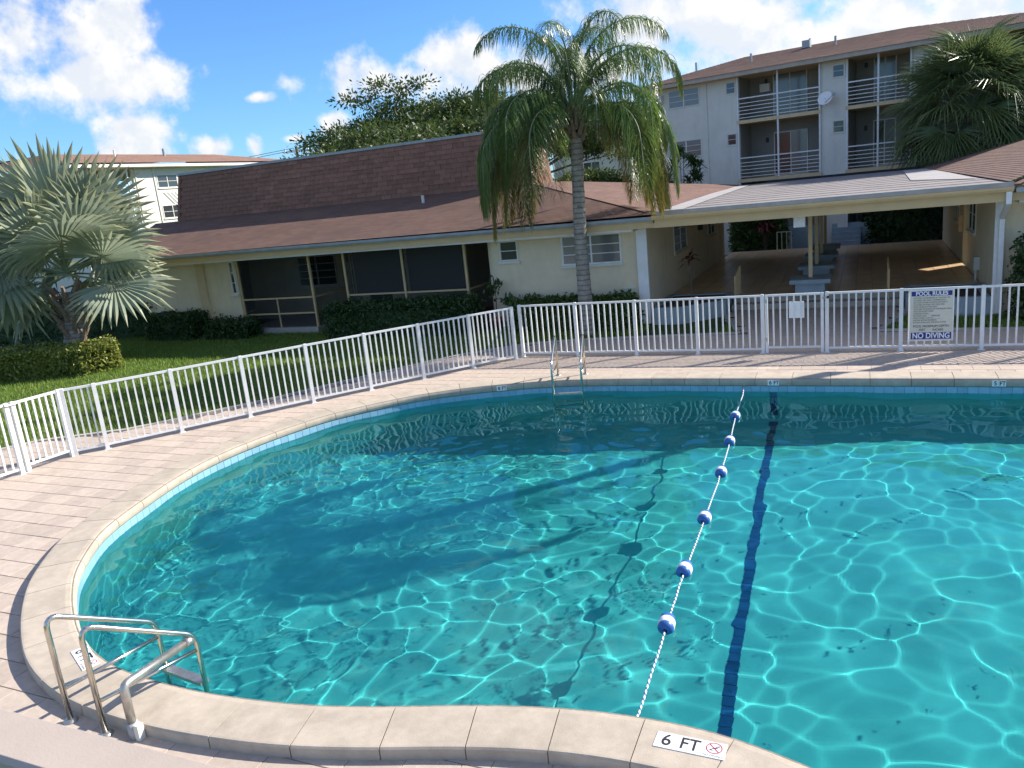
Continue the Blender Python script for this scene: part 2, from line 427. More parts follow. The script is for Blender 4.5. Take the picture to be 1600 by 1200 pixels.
MT = dict(
    paver=mat('paver', (.46, .375, .305), .9, .13, 9, .25, 120, objvar=.10, stain=.30, stain_col=(.33, .27, .22), fleck=(.62, .55, .47)),
    joint=mat('paver_joint', (.17, .135, .105), .95, .3, 20),
    coping=mat('coping_stone', (.43, .365, .285), .85, .16, 5, .2, 90, objvar=.05, stain=.4, stain_col=(.27, .24, .2)),
    mortar=mat('coping_mortar', (.24, .21, .17), .95, .3, 18),
    plaster=mat('pool_plaster', (.165, .41, .405), .8, .12, 1.2, stain=.35, stain_col=(.13, .34, .34)),
    tile_blue=mat('waterline_tile', (.24, .43, .55), .25, .06, 9, objvar=.09),
    tile_navy=mat('navy_tile', (.012, .05, .15), .3, .2, 9, objvar=.2),
    white_paint=mat('white_paint', (.74, .735, .71), .42, .08, 7, stain=.35, stain_col=(.50, .46, .39)),
    steel=mat('stainless_steel', (.60, .57, .50), .22, .1, 14, metal=1.0),
    steel_dull=mat('dull_steel', (.46, .44, .40), .42, .2, 14, metal=.9),
    grey_pvc=mat('grey_plastic', (.35, .35, .34), .6, .2, 14),
    rail_paint=mat('rail_paint', (.43, .355, .295), .6, .06, 6, .1, 200),
    wall=mat('cream_stucco', (.73, .61, .42), .92, .07, 2.5, .25, 45, stain=.32, stain_col=(.44, .38, .28), streak=True),
    wall_tan=mat('tan_stucco', (.64, .49, .29), .92, .07, 2.5, .25, 45, stain=.15, stain_col=(.42, .33, .22)),
    wall_b=mat('pale_stucco', (.70, .675, .59), .92, .06, 1.5, .2, 40, stain=.35, stain_col=(.42, .39, .32), streak=True),
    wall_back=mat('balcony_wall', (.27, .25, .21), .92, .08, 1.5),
    blue_grey=mat('blue_grey_paint', (.30, .37, .41), .75, .12, 3, stain=.3, stain_col=(.2, .24, .26)),
    pale_blue=mat('pale_blue_paint', (.30, .37, .385), .8, .12, 3, stain=.3, stain_col=(.3, .34, .34)),
    fascia=mat('fascia_paint', (.57, .41, .21), .7, .06, 3, stain=.2, stain_col=(.4, .32, .2)),
    gutter=mat('gutter_metal', (.30, .33, .34), .45, .15, 4, stain=.3, stain_col=(.2, .2, .2)),
    trim=mat('trim_paint', (.70, .67, .58), .6, .06, 4),
    flat_roof=mat('flat_roof_felt', (.23, .205, .195), .92, .16, 1.2, .3, 30, stain=.5, stain_col=(.30, .28, .27)),
    flat_light=mat('light_roof_felt', (.34, .32, .31), .9, .14, 1.5, stain=.3, stain_col=(.33, .31, .3)),
    shingle=shingle_mat('brown_shingles', (.145, .080, .058), (.195, .110, .080), (.115, .068, .054)),
    shingle_b=shingle_mat('faded_brown_shingles', (.23, .135, .10), (.29, .175, .13), (.21, .13, .10)),
    tab=mat('mansard_shingle', (.235, .12, .082), .95, .18, 7, .4, 50, objvar=.17),
    glass=glass_mat('window_glass', (.03, .035, .04)),
    glass_lt=glass_mat('curtained_glass', (.16, .16, .15), .15),
    dark=mat('dark_interior', (.025, .025, .025), .9, .1, 4),
    blind=mat('roll_blind', (.085, .075, .06), .9, .06, 3),
    screen=screen_mat('insect_screen', (.02, .022, .022), .52),
    concrete=mat('concrete', (.40, .37, .33), .92, .14, 4, .2, 60, stain=.3, stain_col=(.25, .23, .2)),
    floor_tile=mat('breezeway_tile', (.70, .49, .29), .3, .12, 5, objvar=.09, stain=.25, stain_col=(.3, .19, .11)),
    step=mat('step_paint', (.42, .36, .29), .85, .12, 4, stain=.3, stain_col=(.26, .22, .18)),
    trunk=mat('palm_trunk', (.29, .26, .22), .95, .35, 9, .7, 25, stain=.5, stain_col=(.16, .14, .11), bands=.13),
    boot=mat('palm_boot', (.22, .16, .11), .95, .35, 14, .6, 30),
    bark=mat('tree_bark', (.13, .105, .08), .95, .3, 10, .5, 25),
    soil=mat('soil', (.07, .05, .035), .98, .4, 15, .6, 40),
    queen=leaf_mat('queen_palm_leaf', (.09, .16, .045), (.16, .24, .065), .35, .30, 2.0, tip=(.13, .14, .03)),
    queen_old=leaf_mat('queen_palm_old_leaf', (.07, .10, .03), (.16, .15, .04), .35, .42, 2.0, tip=(.26, .20, .04)),
    bism=leaf_mat('silver_palm_leaf', (.25, .30, .21), (.39, .44, .32), .38, .42, 2.0, tip=(.38, .38, .20)),  # lit leaf edges put into the colour as yellowish tips
    sabal=leaf_mat('fan_palm_leaf', (.095, .15, .05), (.15, .20, .07), .35, .3, 2.0, tip=(.16, .19, .07)),
    petiole=mat('leaf_stalk', (.20, .25, .15), .6, .15, 9),
    hedge_dark=leaf_mat('dark_hedge_leaf', (.030, .065, .018), (.055, .105, .028), .25, .4, 3),
    hedge_gold=leaf_mat('golden_hedge_leaf', (.13, .18, .03), (.34, .35, .075), .35, .4, 3),
    tree_leaf=leaf_mat('tree_leaf', (.042, .078, .02), (.09, .125, .03), .35, .5, .6),
    shrub=leaf_mat('shrub_leaf', (.045, .10, .025), (.09, .15, .03), .3, .45, 3),
    red_leaf=leaf_mat('red_leaf', (.12, .025, .022), (.20, .06, .04), .3, .45, 3),
    grass=leaf_mat('grass_blade', (.12, .21, .03), (.24, .33, .055), .35, .55, .8),
    lawn=mat('lawn_soil', (.045, .085, .016), .95, .35, 5, .4, 60),
    flower=mat('pink_flower', (.55, .06, .10), .6, .1, 9),
    sign_cream=mat('sign_cream', (.66, .62, .50), .45, .03, 9),
    sign_navy=mat('sign_navy', (.015, .02, .22), .45, .05, 9),
    sign_white=mat('sign_white', (.80, .80, .78), .4, .03, 9),
    ink=mat('black_ink', (.02, .02, .022), .6, .05, 9),
    ink_faded=mat('faded_ink', (.12, .115, .10), .6, .05, 9),
    red=mat('red_print', (.42, .03, .05), .5, .05, 9),
    float_blue=mat('float_blue', (.03, .12, .36), .4, .1, 12),
    float_white=mat('float_white', (.75, .76, .77), .4, .05, 12),
    terracotta=mat('terracotta', (.36, .10, .06), .8, .1, 9),
    clay=mat('tan_pot', (.38, .28, .18), .8, .1, 9),
    black_metal=mat('black_metal', (.02, .02, .02), .5, .1, 9),
)


def rope_mat():
    m, N, L, P = new_mat('twisted_rope')
    uv = N.new('ShaderNodeUVMap')
    w = N.new('ShaderNodeTexWave'); w.inputs['Scale'].default_value = 1.0; w.bands_direction = 'DIAGONAL'
    L.new(uv.outputs[0], w.inputs['Vector'])
    r = N.new('ShaderNodeValToRGB'); r.color_ramp.elements[0].position = .36; r.color_ramp.elements[1].position = .46
    r.color_ramp.elements[0].color = (.05, .12, .26, 1); r.color_ramp.elements[1].color = (.72, .73, .72, 1)
    L.new(w.outputs[0], r.inputs[0]); L.new(r.outputs[0], P.inputs['Base Color'])
    P.inputs['Roughness'].default_value = .6
    return m


def water_mat():
    m, N, L, P = new_mat('pool_water')
    N.remove(P)
    g = N.new('ShaderNodeBsdfGlass')
    g.inputs['Color'].default_value = (.47, .93, .94, 1)
    g.inputs['Roughness'].default_value = 0
    g.inputs['IOR'].default_value = 1.33
    L.new(g.outputs[0], N['Material Output'].inputs['Surface'])
    return m


# ------------------------------------------------------------------ pool outline
RAW = [(4.5, 14.36), (2.32, 14.35), (0.48, 14.34), (-2.03, 14.31), (-3.92, 14.27), (-5.17, 14.17), (-5.92, 14.01), (-7.0, 13.6), (-7.75, 13.15),
       (-8.35, 12.62), (-9.03, 11.7), (-9.34, 11.0), (-9.58, 10.01), (-9.65, 9.08), (-9.53, 8.18), (-9.25, 7.2), (-9.07, 6.7), (-8.83, 6.23),
       (-8.25, 5.5), (-7.73, 5.04), (-7.38, 4.78), (-7.0, 4.53), (-6.64, 4.34), (-6.22, 4.19), (-5.85, 4.11), (-5.37, 4.07), (-4.87, 4.07), (-4.3, 4.12),
       (-3.86, 4.19), (-3.35, 4.32), (-2.87, 4.47), (-2.39, 4.6), (-1.92, 4.69), (-1.5, 4.73), (-1.08, 4.73), (-0.78, 4.69), (-0.48, 4.61), (-0.1, 4.48),
       (1.5, 3.85), (3.6, 3.5), (6.0, 3.75), (7.9, 5.0), (9.0, 7.0), (9.2, 9.3), (8.6, 11.6), (7.0, 13.5)]


def catmull(pts, k=12):
    out = []
    n = len(pts)
    P_ = [np.array(p, float) for p in pts]
    for i in range(n):
        p0, p1, p2, p3 = P_[i - 1], P_[i], P_[(i + 1) % n], P_[(i + 2) % n]
        for j in range(k):
            t = j / k
            out.append(.5 * ((2 * p1) + (-p0 + p2) * t + (2 * p0 - 5 * p1 + 4 * p2 - p3) * t * t + (-p0 + 3 * p1 - 3 * p2 + p3) * t ** 3))
    return np.array(out)


def resample(pts, n):
    q = np.vstack([pts, pts[:1]])
    s = np.concatenate([[0], np.cumsum(np.hypot(*np.diff(q, axis=0).T))])
    t = np.linspace(0, s[-1], n, endpoint=False)
    return np.stack([np.interp(t, s, q[:, 0]), np.interp(t, s, q[:, 1])], -1), s[-1]


_o, PERIM = resample(catmull(RAW), 800)
for _ in range(6): _o = (np.roll(_o, 1, 0) + 2 * _o + np.roll(_o, -1, 0)) / 4
OUT = _o                                             # runs counter-clockwise seen from above? fixed below
_area = .5 * np.sum(OUT[:, 0] * np.roll(OUT[:, 1], -1) - np.roll(OUT[:, 0], -1) * OUT[:, 1])
if _area < 0: OUT = OUT[::-1].copy()
_t = np.roll(OUT, -1, 0) - np.roll(OUT, 1, 0)
_t /= np.hypot(_t[:, 0], _t[:, 1])[:, None]
NRM = np.stack([_t[:, 1], -_t[:, 0]], -1)            # outward


def offs(d): return OUT + NRM * d


def inside(poly, x, y):
    px, py = poly[:, 0], poly[:, 1]
    qx, qy = np.roll(px, -1), np.roll(py, -1)
    x = np.asarray(x, float)[..., None]; y = np.asarray(y, float)[..., None]
    c = ((py > y) != (qy > y)) & (x < (qx - px) * (y - py) / (qy - py + 1e-12) + px)
    return (c.sum(-1) % 2) == 1


def project(p):
    d = Vector(p) - Vector((0, 0, CAM_H))
    w = d.dot(_f)
    if w < .1: return (-9999, -9999, w)
    return (800 + CAM_F * d.dot(CR) / w, 600 - CAM_F * d.dot(CU) / w, w)


def in_view(p, m=60):
    x, y, w = project(p)
    return -m < x < 1600 + m and -m < y < 1200 + m


WATER_Z, COPE_TOP, COPE_BOT = -.15, .10, -.05


def depth(x): return -2.25 + .75 * min(1, max(0, (x + 6.5) / 7.0))


def ring(mb, a, b, za, zb, flip=False):
    n = len(a)
    vs = [(p[0], p[1], za if np.isscalar(za) else za[i]) for i, p in enumerate(a)] + [(p[0], p[1], zb if np.isscalar(zb) else zb[i]) for i, p in enumerate(b)]
    fs = [(i, (i + 1) % n, n + (i + 1) % n, n + i) for i in range(n)]
    if flip: fs = [tuple(reversed(f)) for f in fs]
    mb.add(vs, fs)


def build_pool():
    step = 4
    wall = offs(.03)[::step]
    cen = np.array([-.6, 9.1])
    mb = MB()
    zf = [depth(p[0]) for p in wall]
    ring(mb, wall, wall, COPE_BOT - .0, -.17)
    ring(mb, wall, wall, -.17, [z + .12 for z in zf])
    prev, pz = wall, [z + .12 for z in zf]
    for s in (.985, .95, .85, .7, .55, .4, .25, .1):
        cur = cen + (wall - cen) * s
        cz = [depth(p[0]) + (.03 if s == .985 else 0) for p in cur]
        ring(mb, prev, cur, pz, cz)
        prev, pz = cur, cz
    n = len(prev)
    mb.add([(p[0], p[1], z) for p, z in zip(prev, pz)] + [(cen[0], cen[1], depth(cen[0]))], [(i, (i + 1) % n, n) for i in range(n)])
    basin = mb.build('pool_basin', MT['plaster'], smooth=True)
    tag(basin, kind='structure')
    basin.cycles.is_caustics_receiver = True
    # waterline tiles, one by one
    n_t = int(PERIM / .155)
    a, _ = resample(offs(.022), n_t)
    tm = MB().bevbox(-.0762, .0762, -.0762, .0762, 0, .012, .003).mesh('waterline_tile', MT['tile_blue'])
    for i in range(n_t):
        p, q = a[i], a[(i + 1) % n_t]
        c = (p + q) / 2
        t = (q - p) / np.hypot(*(q - p))
        if not in_view((c[0], c[1], -.12), 100): continue
        nn = Vector((t[1], -t[0], 0))
        if nn.dot(Vector((-c[0], -c[1], 0))) > 0: continue           # the near wall turns its back to us
        o = link('waterline_tile', tm, basin)
        mm = Matrix.Identity(4)
        for k in range(3):
            mm[k][0] = (t[0], t[1], 0)[k]; mm[k][1] = (0, 0, 1)[k]; mm[k][2] = (-nn)[k]
        mm.translation = Vector((c[0], c[1], -.128)) + nn * .004
        o.matrix_basis = mm
        o.cycles.is_caustics_receiver = True
    # navy line across the floor at the break of slope and up the far wall
    lm = MB().bevbox(-.060, .060, -.072, .072, 0, .008, .002).mesh('lane_tile', MT['tile_navy'])
    y = 14.15
    while y > 4.9:
        for k in (0,):
            x = -1.5 + (14.2 - y) * .048 + k
            o = link('lane_tile', lm, basin); o.location = (x, y, depth(x) + .003)
            o.rotation_euler = (0, -math.atan(.75 / 7.0), 0)
            o.cycles.is_caustics_receiver = True
        y -= .152
    z = -.28
    while z > -1.65:
        for k in (0,):
            o = link('lane_tile', lm, basin); o.location = (-1.5 + k, 14.335, z); o.rotation_euler = (math.pi / 2, 0, 0)
            o.cycles.is_caustics_receiver = True
        z -= .152
    # coping
    mb = MB()
    A, B = offs(.02)[::2], offs(.49)[::2]
    ring(mb, A, B, COPE_TOP - .012, COPE_TOP - .012)
    ring(mb, B, B, COPE_TOP - .012, -.02)
    ring(mb, A, A, COPE_BOT + .005, COPE_TOP - .012)
    ring(mb, offs(.06)[::2], A, COPE_BOT + .005, COPE_BOT + .005)
    bed = mb.build('pool_coping', MT['mortar'])
    tag(bed, kind='structure')
    n_s = int(round(PERIM / .63))
    per = 800 / n_s
    prof = [(.50, -.015), (.50, .085), (.488, .098), (.47, .10), (.09, .10), (.045, .094), (.012, .075), (-.002, .045), (-.004, .01), (.004, -.025), (.02, -.045), (.045, -.05)]
    for i in range(n_s):
        g = .0045 / (PERIM / 800)
        js = np.linspace(i * per + g, (i + 1) * per - g, 5)
        vs = []
        for j in js:
            k0 = int(math.floor(j)) % 800; k1 = (k0 + 1) % 800; fr = j - math.floor(j)
            p = OUT[k0] * (1 - fr) + OUT[k1] * fr
            nn = NRM[k0] * (1 - fr) + NRM[k1] * fr
            dz = rnd.uniform(-.0015, .0015) if False else 0
            for d, z in prof: vs.append((p[0] + nn[0] * d, p[1] + nn[1] * d, z + dz))
        m = len(prof)
        fs = []
        for a_ in range(4):
            for b_ in range(m - 1):
                fs.append((a_ * m + b_, a_ * m + b_ + 1, (a_ + 1) * m + b_ + 1, (a_ + 1) * m + b_))
        fs.append(tuple(range(m))); fs.append(tuple(reversed(range(4 * m, 5 * m))))
        me = MB().add(vs, fs).mesh('coping_stone', MT['coping'])
        bm = bmesh.new(); bm.from_mesh(me); bmesh.ops.recalc_face_normals(bm, faces=bm.faces); bm.to_mesh(me); bm.free()
        link('coping_stone', me, bed)
    return basin, bed


def build_water():
    s = .035
    x0, x1, y0, y1 = -10.1, 9.6, 3.2, 14.8
    nx, ny = int((x1 - x0) / s), int((y1 - y0) / s)
    xs, ys = np.linspace(x0, x1, nx + 1), np.linspace(y0, y1, ny + 1)
    X, Y = np.meshgrid(xs, ys)
    r = np.random.default_rng(7)
    Z = np.zeros_like(X)
    for i in range(50):
        lam = r.uniform(.30, .80); th = r.uniform(0, 2 * math.pi); k = 2 * math.pi / lam
        Z += .00050 * lam ** 2 * np.sin(k * (X * math.cos(th) + Y * math.sin(th)) + r.uniform(0, 6.28))
    for i in range(16):                                   # slow swell that bends the view of the floor
        lam = r.uniform(.8, 1.7); th = r.uniform(0, 2 * math.pi); k = 2 * math.pi / lam
        Z += .00085 * lam ** 1.8 * np.sin(k * (X * math.cos(th) + Y * math.sin(th)) + r.uniform(0, 6.28))
    # cells added for the light: shallow bowls that meet in soft crests, the shape that throws a net of light on the floor
    SP, BE = .31, 96.0
    sd = np.array([(gx + r.uniform(-.48, .48) * SP, gy + r.uniform(-.48, .48) * SP) for gy in np.arange(y0 - 1, y1 + 1, SP) for gx in np.arange(x0 - 1, x1 + 1, SP)])
    WX = X + .09 * np.sin(Y * 2.1 + .7) + .06 * np.sin(X * 3.3 + Y * 1.7) + .12 * np.sin(X * .9 - Y * .6)
    WY = Y + .09 * np.sin(X * 1.9 + 1.3) + .05 * np.sin(X * 2.7 - Y * 2.9) + .12 * np.sin(X * .7 + Y * .8)
    Fb = np.zeros_like(X)
    for q in range(X.shape[0]):
        near = sd[np.abs(sd[:, 1] - WY[q].mean()) < 1.1]
        for c0 in range(0, X.shape[1], 80):
            wx, wy = WX[q, c0:c0 + 80], WY[q, c0:c0 + 80]
            nr = near[np.abs(near[:, 0] - wx.mean()) < 2.7]
            d2 = (wx[:, None] - nr[None, :, 0]) ** 2 + (wy[:, None] - nr[None, :, 1]) ** 2
            m0 = d2.min(1, keepdims=True)
            Fb[q, c0:c0 + 80] = m0[:, 0] - np.log(np.exp(-BE * (d2 - m0)).sum(1)) / BE
    Z += (.074 + .032 * np.clip(-(X + .8) / 4, 0, 1)) * (Fb - Fb.mean())
    Z += WATER_Z
    keep = inside(offs(.14)[::4], X.ravel(), Y.ravel()).reshape(X.shape)
    idx = -np.ones(X.shape, int)
    cell = keep[:-1, :-1] & keep[:-1, 1:] & keep[1:, 1:] & keep[1:, :-1]
    used = np.zeros(X.shape, bool)
    used[:-1, :-1] |= cell; used[:-1, 1:] |= cell; used[1:, 1:] |= cell; used[1:, :-1] |= cell
    idx[used] = np.arange(used.sum())
    v = np.stack([X[used], Y[used], Z[used]], -1)
    f = np.stack([idx[:-1, :-1][cell], idx[:-1, 1:][cell], idx[1:, 1:][cell], idx[1:, :-1][cell]], -1)
    me = bpy.data.meshes.new('water')
    me.from_pydata(v.tolist(), [], f.tolist())
    me.materials.append(water_mat())
    me.polygons.foreach_set('use_smooth', [True] * len(me.polygons))
    o = link('water', me)
    tag(o, kind='structure')
    o.cycles.is_caustics_caster = True
    return o


POOL, COPING = build_pool()
WATER = build_water()

# ------------------------------------------------------------------ ground, deck, lawn
PATH_EDGE = [(-16.6, 3.0), (-15.6, 8.0), (-14.65, 9.6), (-13.25, 10.45), (-12.66, 11.23), (-11.61, 12.71), (-10.24, 15.12), (-9.12, 16.88), (-7.74, 18.14),
             (-6.6, 18.5), (-5.06, 18.72), (-2.75, 18.98), (-3.42, 21.4), (-3.42, 22.2), (0.92, 22.2), (0.92, 21.3), (0.3, 19.0), (2.3, 18.9), (11.5, 18.9)]
DECK_POLY = np.array(PATH_EDGE + [(11.5, .6), (-16.6, .6)], float)


def build_ground():
    hole = offs(.3)[::8]
    cen = np.array([-.6, 9.1])
    mb = MB()
    prev = hole
    for rad in (None, 30, 90, 700):
        if rad is None: continue
        d = hole - cen
        cur = cen + d / np.hypot(d[:, 0], d[:, 1])[:, None] * rad
        ring(mb, prev, cur, -.045, -.045, flip=True)
        prev = cur
    g = mb.build('ground', MT['lawn'])
    tag(g, kind='structure')
    # deck bed (joints between the pavers)
    angs = []
    hole = offs(.3)[::4]
    d = hole - cen
    outer = []
    P_ = DECK_POLY; Q_ = np.roll(P_, -1, 0)
    for v in d / np.hypot(d[:, 0], d[:, 1])[:, None]:
        best = None
        for a, b in zip(P_, Q_):
            e = b - a
            det = v[0] * -e[1] + v[1] * e[0]
            if abs(det) < 1e-9: continue
            w = a - cen
            t = (w[0] * -e[1] + w[1] * e[0]) / det
            s = (v[0] * w[1] - v[1] * w[0]) / det
            if t > 0 and -1e-9 <= s <= 1 + 1e-9: best = t if best is None else min(best, t)
        outer.append(cen + v * best)
    mb = MB()
    ring(mb, hole, np.array(outer), -.012, -.012, flip=True)
    deck = mb.build('pool_deck', MT['joint'])
    tag(deck, kind='structure')
    # pavers in running bond
    PW, PD, G, GX = .405, .315, .009, .004
    inner = offs(.05)[::4]
    cells = []
    row = 0
    y = .7
    while y < 22.2:
        x = -16.9 + (row % 2) * PW / 2
        while x < 11.3:
            cells.append((x, y)); x += PW
        y += PD; row += 1
    cells = np.array(cells)
    hx, hy = PW / 2, PD / 2
    ok = inside(DECK_POLY, cells[:, 0], cells[:, 1])
    for sx in (-1, 1):
        for sy in (-1, 1):
            ok &= ~inside(inner, cells[:, 0] + sx * hx, cells[:, 1] + sy * hy)
            ok &= inside(DECK_POLY, cells[:, 0] + sx * (hx - .12), cells[:, 1] + sy * (hy - .1))
    cells = cells[ok]
    score = []
    for x, y in cells:
        px, py, w = project((x, y, 0))
        vis = -20 < px < 1620 and -20 < py < 1220
        # area on the picture falls with distance cubed for a ground tile
        score.append((0 if vis else 1, w))
    order = sorted(range(len(cells)), key=lambda i: score[i])
    pm = MB().bevbox(-hx + GX / 2, hx - GX / 2, -hy + G / 2, hy - G / 2, -.03, 0, .0025).mesh('paver', MT['paver'])
    for i in order[:300]:
        o = link('paver', pm, deck)
        o.location = (cells[i][0], cells[i][1], rnd.uniform(-.0015, .0015))
    mb = MB()
    for i in order[300:]:
        x, y = cells[i]
        dz = rnd.uniform(-.0015, .0015)
        mb.bevbox(x - hx + GX / 2, x + hx - GX / 2, y - hy + G / 2, y + hy - G / 2, -.03, dz, .0025)
    far = mb.build('distant_pavers', mat('distant_paver', (.46, .375, .305), .9, .13, 9, .25, 120, stain=.30, stain_col=(.33, .27, .22)), deck)
    tag(far, kind='stuff')
    # concrete edging between path and lawn
    mb = MB()
    e = PATH_EDGE[:13]
    for a, b in list(zip(e, e[1:])) + list(zip(PATH_EDGE[15:], PATH_EDGE[16:])): mb.bar((a[0], a[1], -.01), (b[0], b[1], -.01), .10, .08)
    link('path_edging', mb.mesh('path_edging', MT['concrete']), deck)
    return g, deck


GROUND, DECK = build_ground()


def build_grass():
    r = np.random.default_rng(5)
    regs = [((-27, -5.2, 8.5, 20.6), 150000), ((-3.2, 6.5, 18.7, 20.7), 14000), ((-2.0, 6.0, 36.5, 41), 3000)]
    V, F = [], []
    base = 0
    for (x0, x1, y0, y1), n in regs:
        x = r.uniform(x0, x1, n); y = r.uniform(y0, y1, n)
        ok = ~inside(DECK_POLY + 0, x, y)
        ok &= ~((x > -14.8) & (y > 20.2) & (x < -9.8))
        if x0 < -20:
            # bed under the silver palm
            ok &= ~inside(np.array([(-24.6, 13.5), (-20.0, 14.95), (-20.2, 16.4), (-24.4, 16.4)]), x, y)
        x, y = x[ok], y[ok]
        n = len(x)
        a = r.uniform(0, 2 * math.pi, n); h = r.uniform(.05, .12, n); w = r.uniform(.006, .013, n)
        lean = r.uniform(0, .06, n); la = r.uniform(0, 2 * math.pi, n)
        p0 = np.stack([x - w * np.cos(a), y - w * np.sin(a), np.full(n, -.045)], -1)
        p1 = np.stack([x + w * np.cos(a), y + w * np.sin(a), np.full(n, -.045)], -1)
        p2 = np.stack([x + lean * np.cos(la), y + lean * np.sin(la), -.045 + h], -1)
        V.append(np.stack([p0, p1, p2], 1).reshape(-1, 3))
        F.append((np.arange(n * 3) + base).reshape(-1, 3)); base += n * 3
    me = bpy.data.meshes.new('grass')
    me.from_pydata(np.concatenate(V).tolist(), [], np.concatenate(F).tolist())
    me.materials.append(MT['grass'])
    o = link('grass', me)
    tag(o, 'short green lawn grass around the clubhouse and path', 'grass', kind='stuff')


build_grass()

# ------------------------------------------------------------------ roof helper


def courses(mb, eL, eR, tL, tR, n, lift=.016, v0=0):
    """shingle courses between an eave line and a top line, every course a real step"""
    eL, eR, tL, tR = map(Vector, (eL, eR, tL, tR))
    nrm = (eR - eL).cross(tL - eL).normalized()
    ax = (eR - eL).normalized()
    for i in range(n):
        a, b = i / n, (i + 1) / n
        p0, p1 = eL.lerp(tL, a) + nrm * lift, eR.lerp(tR, a) + nrm * lift
        q0, q1 = eL.lerp(tL, b) + nrm * .003, eR.lerp(tR, b) + nrm * .003
        b0, b1 = eL.lerp(tL, a) - nrm * .004, eR.lerp(tR, a) - nrm * .004
        U = lambda p: (p - eL).dot(ax)
        v = v0 + i
        mb.add([p0, p1, q1, q0, b0, b1], [(0, 1, 2, 3), (4, 5, 1, 0)],
               [[(U(p0), v + .05), (U(p1), v + .05), (U(q1), v + .95), (U(q0), v + .95)], [(U(p0), v + .02), (U(p1), v + .02), (U(p1), v + .05), (U(p0), v + .05)]])


def window(parent, axis, c0, c1, z0, z1, face, mats, cols=2, bars=2, out=1, sill=True, name='window'):
    """window in a wall whose outer face lies at `face`; axis 'x': wall runs along x and faces -y; 'y': runs along y and faces `out` along x"""
    def bx(mb, a0, a1, d0, d1, zz0, zz1):
        if axis == 'x': mb.box(a0, a1, face - d1, face - d0, zz0, zz1)
        else:
            xs = sorted((face + out * d0, face + out * d1)); mb.box(xs[0], xs[1], a0, a1, zz0, zz1)
    fw = .045
    mb = MB()
    bx(mb, c0, c1, 0, .035, z1 - fw, z1); bx(mb, c0, c1, 0, .035, z0, z0 + fw)
    bx(mb, c0, c0 + fw, 0, .034, z0 + fw, z1 - fw); bx(mb, c1 - fw, c1, 0, .034, z0 + fw, z1 - fw)
    w = mb.build(name, mats[0], parent)
    cw = (c1 - c0 - 2 * fw) / cols
    for i in range(cols):
        a0 = c0 + fw + i * cw; a1 = a0 + cw
        if i:
            m2 = MB(); bx(m2, a0 - .022, a0 + .022, 0, .032, z0 + fw, z1 - fw); m2.build('mullion', mats[0], w)
        ph = (z1 - z0 - 2 * fw) / (bars + 1)
        for k in range(bars + 1):
            m2 = MB(); bx(m2, a0 + .012, a1 - .012, .004, .012, z0 + fw + k * ph + .006, z0 + fw + (k + 1) * ph - .006); m2.build('pane', mats[1], w)
            if k:
                m2 = MB(); bx(m2, a0, a1, 0, .026, z0 + fw + k * ph - .011, z0 + fw + k * ph + .011); m2.build('glazing_bar', mats[0], w)
    if sill:
        m2 = MB(); bx(m2, c0 - .05, c1 + .05, 0, .08, z0 - .06, z0 - .002); m2.build('sill', mats[2] if len(mats) > 2 else mats[0], w)
    return w


def boxpart(name, m, parent, *dims):
    return MB().box(*dims).build(name, m, parent)


